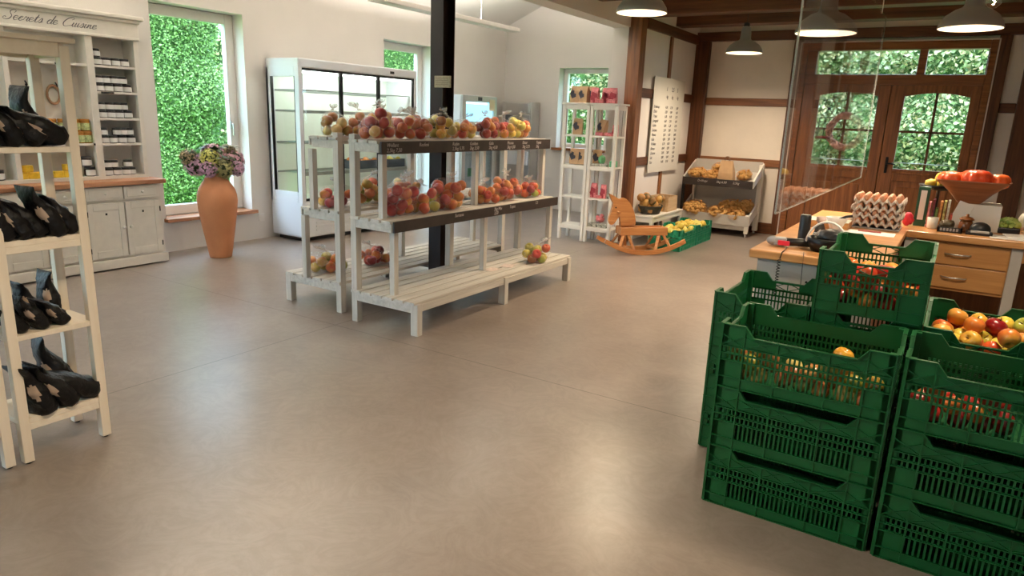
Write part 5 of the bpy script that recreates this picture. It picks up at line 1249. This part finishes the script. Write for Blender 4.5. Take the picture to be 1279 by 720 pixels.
for i in range(22):
    a = i * 2 * PI / 22; b.tube([(.105 * math.cos(a), .15 * math.sin(a), 0), (.145 * math.cos(a), .195 * math.sin(a), .105)], .004, 5)
b.lathe([(.10, .002), (.10, .006)], n=20, sy=1.4); obj('wicker', b, mat('dark_wicker', (.05, .045, .03), .7), t)
SQ2 = First(tag(obj('round_squash', MB().ball((0, 0, 0), .052, 3, 1, 1, .85, nz=.1), M_squash), 'x', 'squash'))
rng = random.Random(4)
for a, bb, z in pack(.27, .42, 19, .048, rng): SQ2.put((-3.17 + a, 8.25 + bb, .36 + z), (rng.uniform(0, 3), rng.uniform(0, 3), 0), 'round squash heaped in the dark wicker basket', 'squashes in the wicker basket')
t = thing('wooden_crate', 'small pale wooden box beside the squash basket on bench', 'box', (-3.18, 8.72, .348)); W[t] = Vector((0, 0, 0))
b = MB(); b.rbox(-.13, .13, -.17, -.155, 0, .19, .002); b.rbox(-.13, .13, .155, .17, 0, .19, .002); b.rbox(-.13, -.118, -.155, .155, 0, .19, .002); b.rbox(.118, .13, -.155, .155, 0, .19, .002); b.rbox(-.118, .118, -.155, .155, 0, .012, .001); obj('box', b, wood('box_pine', (.50, .33, .18), (.66, .48, .30), 'Y', .6), t)

# ================================================================== potato stand
t = thing('potato_stand', 'grey two-tier potato stand with black front strip', 'display stand', (-2.72, 9.7, 0)); W[t] = Vector((0, 0, 0)); t.location = (-2.715, 9.45, 0)
HW = .475
def tray(zf, zb_, hf, side, nm, mfront):
    """tray sloping from the front (y=0) up to the back (y=.48)"""
    b = MB(); b.prism([(0, zf), (.48, zb_), (.48, zb_ + .012), (0, zf + .012)], 'X', -HW + .01, HW - .01); o = obj(nm, b, M_panelg, t)
    for s in (-1, 1):
        x = s * HW; q = MB(); q.prism([(0, zf - .01), (.48, zb_ - .01), (.48, zb_ + side), (0, zf + hf)], 'X', x - .010, x + .010); obj('side_board', q, M_white if s > 0 else M_panelg, t)
    f = MB(); f.rbox(-HW, HW, -.018, 0, zf - .015, zf + hf, .002); obj('front_strip', f, mfront, t)
    return o
tray(.665, .83, .085, .14, 'upper_tray', M_chalk); tray(.16, .33, .125, .16, 'lower_tray', M_panelg)
b = MB(); b.rbox(-HW + .01, HW - .01, .480, .495, .10, .985, .002)
for z in (.30, .44, .58, .72, .86): b.box(-HW + .012, HW - .012, .4785, .481, z, z + .004)
obj('back_board', b, M_panelg, t)
b = MB(); b.rbox(-HW - .005, -HW + .03, -.01, .03, .05, .66, .003); obj('leg', b, M_blackm, t)
for x0, x1, y0, y1, z1 in ((HW - .05, HW + .005, -.005, .035, .30), (-HW, -HW + .04, .44, .478, .8), (HW - .04, HW + .02, .40, .478, .95)): obj('leg', MB().rbox(x0, x1, y0, y1, .05, z1, .003), M_white, t)
b = MB(); b.rbox(-HW + .03, HW - .05, -.002, .018, .09, .145, .002); obj('lower_rail', b, M_panelg, t)
for x in (-HW + .02, HW - .025):
    for y in (.015, .455): 
        c = MB(); c.cyl((x - .01, y, .022), (x + .01, y, .022), .022, n=14); c.rbox(x - .013, x + .013, y - .010, y + .010, .022, .052, .002); obj('caster', c, M_grey, t)
W[t] = Vector((-2.715, 9.45, 0))
for x, s in ((-2.98, 'Drillinge'), (-2.72, '5kg 6,50'), (-2.50, '2,5kg')): text('chalk_writing', s, .04, frameM((x, 9.431, .70), (1, 0, 0), (0, 0, 1)), M_chalkw, t, shear=.2)
M_net = mat('orange_net', (.50, .22, .05), .6)
def net_of_potatoes(loc, w, d, h, lab, seed, rr=.026, n=60, tilt=.33):
    rng = random.Random(seed); b = MB()
    for i in range(int(n * 1.25)):
        a = Vector((rng.gauss(0, 1), rng.gauss(0, 1), rng.gauss(0, 1))).normalized() * (rng.uniform(.80, 1.06))
        p = Vector((a.x * (w / 2 - rr), a.y * (d / 2 - rr), h / 2 + a.z * (h / 2 - rr))); b.ball(p, rr * rng.uniform(.85, 1.2), 2, rng.uniform(.9, 1.2), 1, rng.uniform(.8, 1))
    t = thing('net_bag', lab, 'bag', loc); W[t] = Vector((0, 0, 0)); t.rotation_euler = (tilt, 0, 0)
    s = MB(); q = bmesh.new(); bmesh.ops.create_icosphere(q, subdivisions=4, radius=1)
    for v in q.verts:
        k = 1.03 + .04 * noise.noise(v.co * 4 + Vector((seed, 0, 0))); v.co = Vector((v.co.x * w / 2 * k, v.co.y * d / 2 * k, max(.001, h / 2 + v.co.z * h / 2 * k)))
    bmesh.ops.wireframe(q, faces=q.faces, thickness=.0010, offset=0, use_replace=True, use_even_offset=True)
    s.merge(q); obj('net', s, M_net, t)
    k = MB(); k.lathe([(.008, h * .93), (.006, h - .003), (.016, h + .012), (.012, h + .02)], (w * .28, 0, 0), 10, wob=lambda a, z: 1 + .2 * math.sin(4 * a)); obj('tied_end', k, M_net, t)
    o = obj('potatoes', b, M_potato, loc=(0, 0, 0)); o.location = loc; o.rotation_euler = (tilt, 0, 0)
    tag(o, 'potatoes inside the ' + lab, 'potatoes', 'potatoes in net bags', 'stuff')
N_ = 'orange net bag of potatoes '
for a in [((-3.02, 9.58, .228), .34, .30, .20, N_ + 'at the left of the lower tray', 1, .028, 80), ((-2.70, 9.56, .228), .30, .27, .15, N_ + 'low in the middle of the lower tray', 2, .026, 60),
          ((-2.56, 9.72, .28), .34, .26, .19, N_ + 'behind the centre of the lower tray', 3, .027, 70), ((-2.44, 9.55, .225), .26, .24, .12, N_ + 'small one at the lower right front', 4, .024, 50),
          ((-2.37, 9.77, .30), .22, .24, .18, N_ + 'at the right back of the lower tray', 5, .026, 50),
          ((-3.04, 9.60, .745), .26, .24, .13, N_ + 'at the left of the upper tray', 6, .026, 45), ((-2.86, 9.62, .745), .22, .22, .10, N_ + 'second from left on the upper tray', 7, .024, 40),
          ((-2.77, 9.76, .79), .24, .22, .17, N_ + 'left behind the paper bag, upper tray', 8, .026, 45), ((-2.42, 9.68, .76), .20, .22, .12, N_ + 'right of the paper bag, upper tray', 9, .024, 35)]:
    net_of_potatoes(*a)
t = thing('paper_bag', 'brown paper carrier bag on the upper potato tray', 'bag', (-2.615, 9.53, .695)); W[t] = Vector((0, 0, 0)); t.rotation_euler = (.12, 0, -.1); t.scale = (1.05, 1, 1.2)
b = MB(); A = [(-.10, -.05), (.10, -.05), (.10, .05), (-.10, .05)]; Bt = [(-.075, -.012), (.075, -.012), (.075, .012), (-.075, .012)]
va = [b.bm.verts.new((x, y, 0)) for x, y in A]; vm = [b.bm.verts.new((x * .96, y * .9, .12)) for x, y in A]; vb = [b.bm.verts.new((x, y, .255)) for x, y in Bt]
for P_, Q_ in ((va, vm), (vm, vb)):
    for i in range(4): b.bm.faces.new((P_[i], P_[(i + 1) % 4], Q_[(i + 1) % 4], Q_[i]))
b.bm.faces.new(va[::-1]); obj('bag', b, M_kraft, t)
b = MB()
for y in (-.013, .013): b.tube([(-.03, y, .235), (-.032, y, .27), (-.018, y, .298), (.012, y, .298), (.028, y, .27), (.026, y, .235)], .004, 6)
obj('twisted_handle', b, mat('dark_kraft', (.16, .08, .04), .8), t)

# ================================================================== goods on the white display shelves
def pack_bag(name, w, d, h, m, m2, seed, pat=5):
    b = MB(); rng = random.Random(seed)
    rows = [(1, 1, 0), (1.03, 1.05, h * .3), (1.0, .95, h * .65), (.97, .45, h * .88), (.98, .12, h)]; R = []
    for a, c, z in rows: R.append([b.bm.verts.new((x * w / 2 * a, y * d / 2 * c, z)) for x, y in ((-1, -1), (-.3, -1.08), (.3, -1.08), (1, -1), (1, 1), (-1, 1))])
    for A, B in zip(R, R[1:]):
        for i in range(6): b.bm.faces.new((A[i], A[(i + 1) % 6], B[(i + 1) % 6], B[i]))
    b.bm.faces.new(R[0][::-1]); b.bm.faces.new(R[-1])
    o = obj(name, b, m); tag(o, 'x', 'bag')
    p = MB()
    for k in range(pat):
        x, z = rng.uniform(-.36, .30) * w, rng.uniform(.12, .62) * h; s_ = rng.uniform(.17, .27) * w
        pts = [(x + s_ * math.cos(q) * (1 if i % 2 else .7), z + s_ * 1.4 * math.sin(q) * (1 if i % 2 else .75)) for i, q in enumerate([i * PI / 5 for i in range(10)])]
        p.prism(pts, 'Y', -d / 2 * 1.14, -d / 2 * 1.10)
    q = obj('printed_pattern', p, m2, o)
    return First(o)
M_pinkp = mat('pink_paper', (.66, .20, .22), .7, var=.35, vscale=40); M_darkp = mat('dark_print', (.05, .05, .07), .7); M_ppat = mat('dark_red_print', (.32, .03, .05), .7)
KB = pack_bag('printed_bag', .11, .07, .19, M_kraft, M_darkp, 3, 4); PB = pack_bag('pink_bag', .09, .06, .175, M_pinkp, M_ppat, 5, 7)
Y0 = 7.60; ZTp = 1.656
KB.put((-3.99, Y0 + .03, ZTp), (0, 0, .1), 'brown bag with black print, leftmost on top of the white stands'); KB.put((-3.875, Y0 + .03, ZTp), (0, 0, -.1), 'brown bag with black print, second from left on top')
KB.put((-3.80, Y0 + .10, ZTp), (0, 0, 0), 'brown bag with black print, third from left on top')
for k, (x, l) in enumerate(((-3.735, 'left'), (-3.60, 'middle'), (-3.505, 'right'))): PB.put((x, Y0 + .04 + .02 * (k % 2), ZTp), (0, 0, .1 * k), 'tall pink patterned bag, %s one of three on top of white stand' % l)
SB = First(tag(obj('small_pink_pack', MB().rbox(-.05, .05, -.025, .025, 0, .045, .008), M_pinkp), 'x', 'packet'))
SB.put((-3.65, Y0 - .01, ZTp), (0, 0, .1), 'small pink packet lying on top, left one'); SB.put((-3.48, Y0 - .015, ZTp), (0, 0, -.1), 'small pink packet lying on top, right end')
zs1, zs2, zs3, zs4 = 1.284, .928, .549, .196
KB.put((-3.95, Y0 + .06, zs1), (-.12, 0, .25), 'brown bag with black print, upper shelf of left stand'); KB.put((-3.66, Y0 + .10, zs1), (-.15, .12, -.3), 'plain side of brown bag, upper shelf of right stand')
SB.put((-3.64, Y0 + .02, zs1), (0, 0, 0), 'red patterned packet on upper shelf, left of two', scale=.9); SB.put((-3.53, Y0 + .03, zs1), (0, 0, .3), 'red patterned packet on upper shelf, right of two', scale=.9)
PB.put((-3.455, Y0 + .06, zs1), (0, 0, .3), 'small patterned bag at the right end of the upper shelf', scale=.75)
KB.put((-3.97, Y0 + .05, zs2), (-.15, 0, .2), 'brown bag with black print, second shelf, left of two'); KB.put((-3.88, Y0 + .07, zs2), (-.15, 0, -.1), 'brown bag with black print, second shelf, right of two')
KB.put((-3.68, Y0 + .09, zs2), (-.1, 0, .4), 'brown bag behind the green ball on the second shelf')
simple('green_ball', MB().ball((-3.61, Y0 + .07, zs2 + .075), .045, 3, 1, 1, 1.15, nz=.15), mat('mint_green', (.16, .45, .20), .6), 'mint green rounded pack on the second shelf', 'packet', (-3.61, Y0 + .07, zs2))
M_spk = mat('speckled_pack', (.45, .44, .38), .7, var=.8, vscale=70)
FP = First(tag(obj('flat_pack', MB().rbox(-.05, .05, -.03, .03, 0, .03, .006), M_spk), 'x', 'packet'))
FP.put((-3.65, Y0 - .0, zs2), (0, 0, .1), 'flat speckled packet on the second shelf, left of two'); FP.put((-3.55, Y0 + .01, zs2), (0, 0, -.1), 'flat speckled packet on the second shelf, right of two')
simple('mint_box', MB().rbox(-3.475, -3.405, Y0 - .01, Y0 + .08, zs2, zs2 + .07, .006), mat('mint_box', (.14, .42, .24), .6), 'mint green box at the right of the second shelf', 'box', (-3.44, Y0 + .03, zs2))
PB.put((-3.665, Y0 + .03, zs3), (0, 0, 0), 'pink patterned bag on the third shelf, left of two', scale=(.8, 1, 1)); PB.put((-3.545, Y0 + .04, zs3), (0, 0, .15), 'pink patterned bag on the third shelf, right of two', scale=(.7, 1, .95))
SB.put((-3.60, Y0 + .0, zs3), (0, 0, 0), 'small pink packet between the bags on the third shelf', scale=.8)
FP.put((-3.45, Y0 + .06, zs3), (0, 0, .2), 'grey speckled packet at the right of the third shelf', scale=(1, 1, 2))
PK = First(tag(obj('pink_plush', MB().ball((0, 0, .045), .042, 3, 1.2, .8, .8, nz=.5, nf=50).ball((.02, 0, .09), .026, 2, nz=.4).ball((-.035, 0, .075), .02, 2), M_pinkp), 'x', 'toy'))
PK.put((-3.575, Y0 + .06, zs4 + .045), (0, 0, .2), 'crumpled pink item sitting on the grey packs, lowest shelf')
for k, x in enumerate((-3.68, -3.615, -3.55, -3.485)): 
    FP.put((x, Y0 + .04, zs4), (0, 0, PI / 2), 'grey green wrapped packet in the row on the lowest shelf', 'grey packets on the lowest shelf', (.9, .95, 1.5))

# ================================================================== price poster, wreath, lantern
t = thing('price_poster', 'large handwritten white price poster on the timber wall', 'poster', (-3.30, 9.0, .8)); W[t] = Vector((0, 0, 0)); W[t] = Vector((-3.30, 9.0, .8))
b = MB(); b.box(-3.329, -3.322, 8.43, 9.55, .83, 2.02); obj('sheet', b, mat('poster_paper', (.62, .59, .54), .7), t)
rng = random.Random(8); fr = lambda y, z: frameM((-3.3205, y, z), (0, 1, 0), (0, 0, 1))
rows_ = ['Boskoop', 'Elstar', 'Topaz', 'Jonagold', 'Rubin', 'Santana', 'Pinova', 'Gala', 'Wellant', 'Birnen', 'Quitten', 'Saft', 'Eier']
for y, a, c in ((8.86, '1', 'kg'), (9.05, '2,5', 'kg'), (9.25, '5', 'kg')):
    text('handwriting', a, .075, fr(y, 1.86), M_ink, t, shear=.2); text('handwriting', c, .06, fr(y + .02, 1.77), M_ink, t, shear=.2)
for i, s in enumerate(rows_):
    z = 1.64 - i * .058
    text('handwriting', s, .052, fr(8.47, z), M_ink, t, shear=.25)
    for y in (8.87, 9.05, 9.27): text('handwriting', '%d,%d0' % (rng.randint(1, 9), rng.randint(0, 9)), .047, fr(y, z), M_ink, t, shear=.2)
t = thing('door_wreath', 'woven reddish wreath hanging in front of the left door', 'wreath', (-1.29, 9.93, 1.44)); W[t] = Vector((0, 0, 0))
b = MB(); rng = random.Random(6)
for k in range(26):
    ph, r0, tw = rng.uniform(0, 6.28), rng.uniform(.012, .045), rng.choice((-1, 1)) * rng.uniform(2, 5)
    b.tube([((.188 + r0 * math.cos(tw * a + ph)) * math.cos(a), r0 * math.sin(tw * a + ph), (.188 + r0 * math.cos(tw * a + ph)) * math.sin(a) * 1.05) for a in [i * 2 * PI / 44 for i in range(44)]], .009, 5, closed=True)
obj('twigs', b, mat('wreath_twigs', (.70, .42, .36), .8, var=.5, vscale=20), t)
b = MB(); b.cyl((0, 0, .22), (0, .05, .62), .002, n=5); obj('ribbon', b, M_kraft, t)
t = thing('wire_lantern', 'thin black wire lantern with red base hanging beside wreath', 'lantern', (-1.54, 9.90, 1.34)); W[t] = Vector((0, 0, 0))
b = MB(); b.tube([(.03 + .055 * math.cos(a), 0, .44 + .055 * math.sin(a)) for a in [i * 2 * PI / 20 for i in range(20)]], .005, 6, closed=True)
b.ball((.03, 0, .375), .022, 2, 1.1, 1, .8)
for p, q in (((.03, 0, .37), (-.055, 0, .29)), ((.03, 0, .37), (.10, 0, .29)), ((-.06, 0, .27), (.10, 0, .27)), ((-.06, 0, .27), (-.07, 0, .02)), ((.10, 0, .27), (.09, 0, .02)), ((-.06, -.06, .25), (-.07, -.06, .02)), ((.02, -.08, .27), (.01, -.08, .02))): b.cyl(p, q, .004, n=6)
obj('wire_frame', b, M_blackm, t)
b = MB(); b.lathe([(.085, 0), (.09, .012), (.085, .03), (.02, .032)], n=24); obj('red_base', b, mat('dark_red_base', (.22, .02, .02), .5), t)
b = MB(); b.cyl((.03, 0, .49), (.03, .0, 1.2), .0015, n=5); obj('cord', b, M_blackm, t)

# ================================================================== lamps
def pendant(label, x, y, z, r=.21):
    t = thing('pendant_lamp', label, 'lamp', (x, y, z)); W[t] = Vector((0, 0, 0)); k = r / .21
    s = MB(); s.lathe([(.210 * k, 0), (.212 * k, .004), (.200 * k, .045), (.168 * k, .090), (.115 * k, .128), (.072 * k, .145), (.062 * k, .16), (.056 * k, .25), (.050 * k, .285), (.030 * k, .30), (.02, .30), (.05 * k, .245), (.058 * k, .15), (.11 * k, .120), (.16 * k, .085), (.193 * k, .042), (.205 * k, .002)], n=40, cap=False)
    obj('shade', s, M_lampg, t)
    g = MB(); g.lathe([(.206 * k, -.001), (.17 * k, .005), (.05, .006), (.001, .0062)], n=40); obj('diffuser', g, M_lampin, t)
    h = MB(); h.rbox(-.030, .030, -.022, .022, .295, .34, .006); h.cyl((0, -.028, .325), (0, .028, .325), .018, n=14); obj('knob', h, M_black, t)
    c = MB(); c.cyl((0, 0, .34), (0, 0, ZC - z), .0035, n=8); obj('cord', c, M_black, t)
    for q in range(5):
        li = bpy.data.lights.new('lamp_bulb', 'SPOT'); li.energy = LAMP_W * 4 / 5; li.color = (1, .80, .56); li.spot_size = 2.75; li.spot_blend = .9; li.shadow_soft_size = 0
        lo = bpy.data.objects.new('lamp_bulb', li); C.objects.link(lo); lo.parent = t; lo.location = (.13 * k * math.cos(q * 1.2566), .13 * k * math.sin(q * 1.2566), -.002)
    return t
LAMP_W = 25
pendant('grey pendant lamp with lit cream underside, leftmost of the four', -2.43, 5.74, 2.345)
pendant('grey pendant lamp seen whole in front of the far wall', -2.36, 8.74, 2.30)
pendant('grey pendant lamp seen through the acrylic screen', -.97, 5.70, 2.14)
pendant('grey pendant lamp above the counter, rightmost of the four', -.09, 6.28, 2.215)
for x, y in ((.25, 3.25), (-1.3, 1.1)): pendant('grey pendant lamp above the camera side of the room', x, y, 2.30)['group'] = 'pendant lamps above the camera'
def spot(label, x, y, z):
    t = thing('glass_bulb', label, 'lamp', (x, y, z)); W[t] = Vector((0, 0, 0))
    b = MB(); b.lathe([(.016, .10), (.02, .08), (.045, .03), (.042, 0), (.02, -.022), (.002, -.026)], n=18); obj('globe', b, film('bulb_glass', (1, .97, .9), .1, .02) if 'bulb_glass' not in bpy.data.materials else bpy.data.materials['bulb_glass'], t)
    f = MB(); f.tube([(0, 0, .08), (.010, 0, .05), (-.008, 0, .03), (.008, 0, .01), (0, 0, -.005)], .004, 6); obj('filament', f, mat('filament', (1, .9, .7), .5, emit=(1, .82, .5), estr=60) if 'filament' not in bpy.data.materials else bpy.data.materials['filament'], t)
    c = MB(); c.cyl((0, 0, .10), (0, 0, .15), .018, n=12); c.cyl((0, 0, .15), (0, 0, ZC - z), .003, n=6); obj('holder', c, M_black, t)
spot('clear glass bulb glowing right of the rightmost pendant', .02, 5.4, 2.25)
spot('small clear glowing bulb seen beside the screen pendant', -1.05, 6.4, 2.29)
# suspended linear lamp in the lean-to, plus two unseen ones added for light
def linear(label, x, y0, y1, z, up):
    t = thing('linear_lamp', label, 'lamp', (x, (y0 + y1) / 2, z))
    b = MB(); b.rbox(x - .09, x + .09, y0, y1, z, z + .05, .006); obj('housing', b, M_frame, t)
    g = MB(); g.box(x - .075, x + .075, y0 + .02, y1 - .02, z + .05, z + .054); obj('upper_diffuser', g, M_frame, t)
    li = bpy.data.lights.new('lamp_tube', 'AREA'); li.shape = 'RECTANGLE'; li.size = .14; li.size_y = y1 - y0 - .1; li.energy = up; li.color = (1, .94, .86)
    lo = bpy.data.objects.new('lamp_tube', li); C.objects.link(lo); lo.parent = t; lo.location = (0, 0, .058); lo.rotation_euler = (PI, 0, 0)
    w_ = MB()
    for y in (y0 + .45, y1 - .8): w_.cyl((x, y, z + .05), (x, y, 2.74 + (x + 6.95) * .4316), .002, n=6)
    obj('wire', w_, M_grey, t)
linear('long white suspended lamp below the sloping ceiling', -5.42, 5.7, 8.45, 2.585, 75)
linear('added unseen suspended lamp nearer the camera, above the frame', -5.42, 2.2, 5.0, 2.585, 75)  # added out of view to strengthen the room light
linear('added unseen suspended lamp behind the camera', -5.42, -1.4, 1.4, 2.585, 40)  # unseen extra lamp, put in to brighten the lean-to

# ================================================================== daylight
w_ = bpy.data.worlds.new('world'); bpy.context.scene.world = w_; w_.use_nodes = True; nt = w_.node_tree
bg = nt.nodes['Background']; sk = nt.nodes.new('ShaderNodeTexSky'); sk.sky_type = 'HOSEK_WILKIE'; sk.turbidity = 6; sk.sun_direction = (.3, -.6, .75)
mx = nt.nodes.new('ShaderNodeMixRGB'); mx.inputs[0].default_value = .7; mx.inputs[2].default_value = (.55, .76, 1, 1)
L(nt, sk.outputs[0], mx.inputs[1]); L(nt, mx.outputs[0], bg.inputs[0]); bg.inputs[1].default_value = 10.5
v = bpy.context.scene.view_settings
v.view_transform = 'Standard'; v.look = 'None'; v.gamma = 1; v.use_curve_mapping = False; v.exposure = .74
cyc = bpy.context.scene.cycles
cyc.use_denoising = True; cyc.max_bounces = 10; cyc.diffuse_bounces = 5; cyc.glossy_bounces = 4; cyc.transparent_max_bounces = 24; cyc.transmission_bounces = 6; cyc.caustics_reflective = False; cyc.caustics_refractive = False
cyc.sample_clamp_indirect = 6
print('apples', NAP[0], 'objects', len(bpy.data.objects))
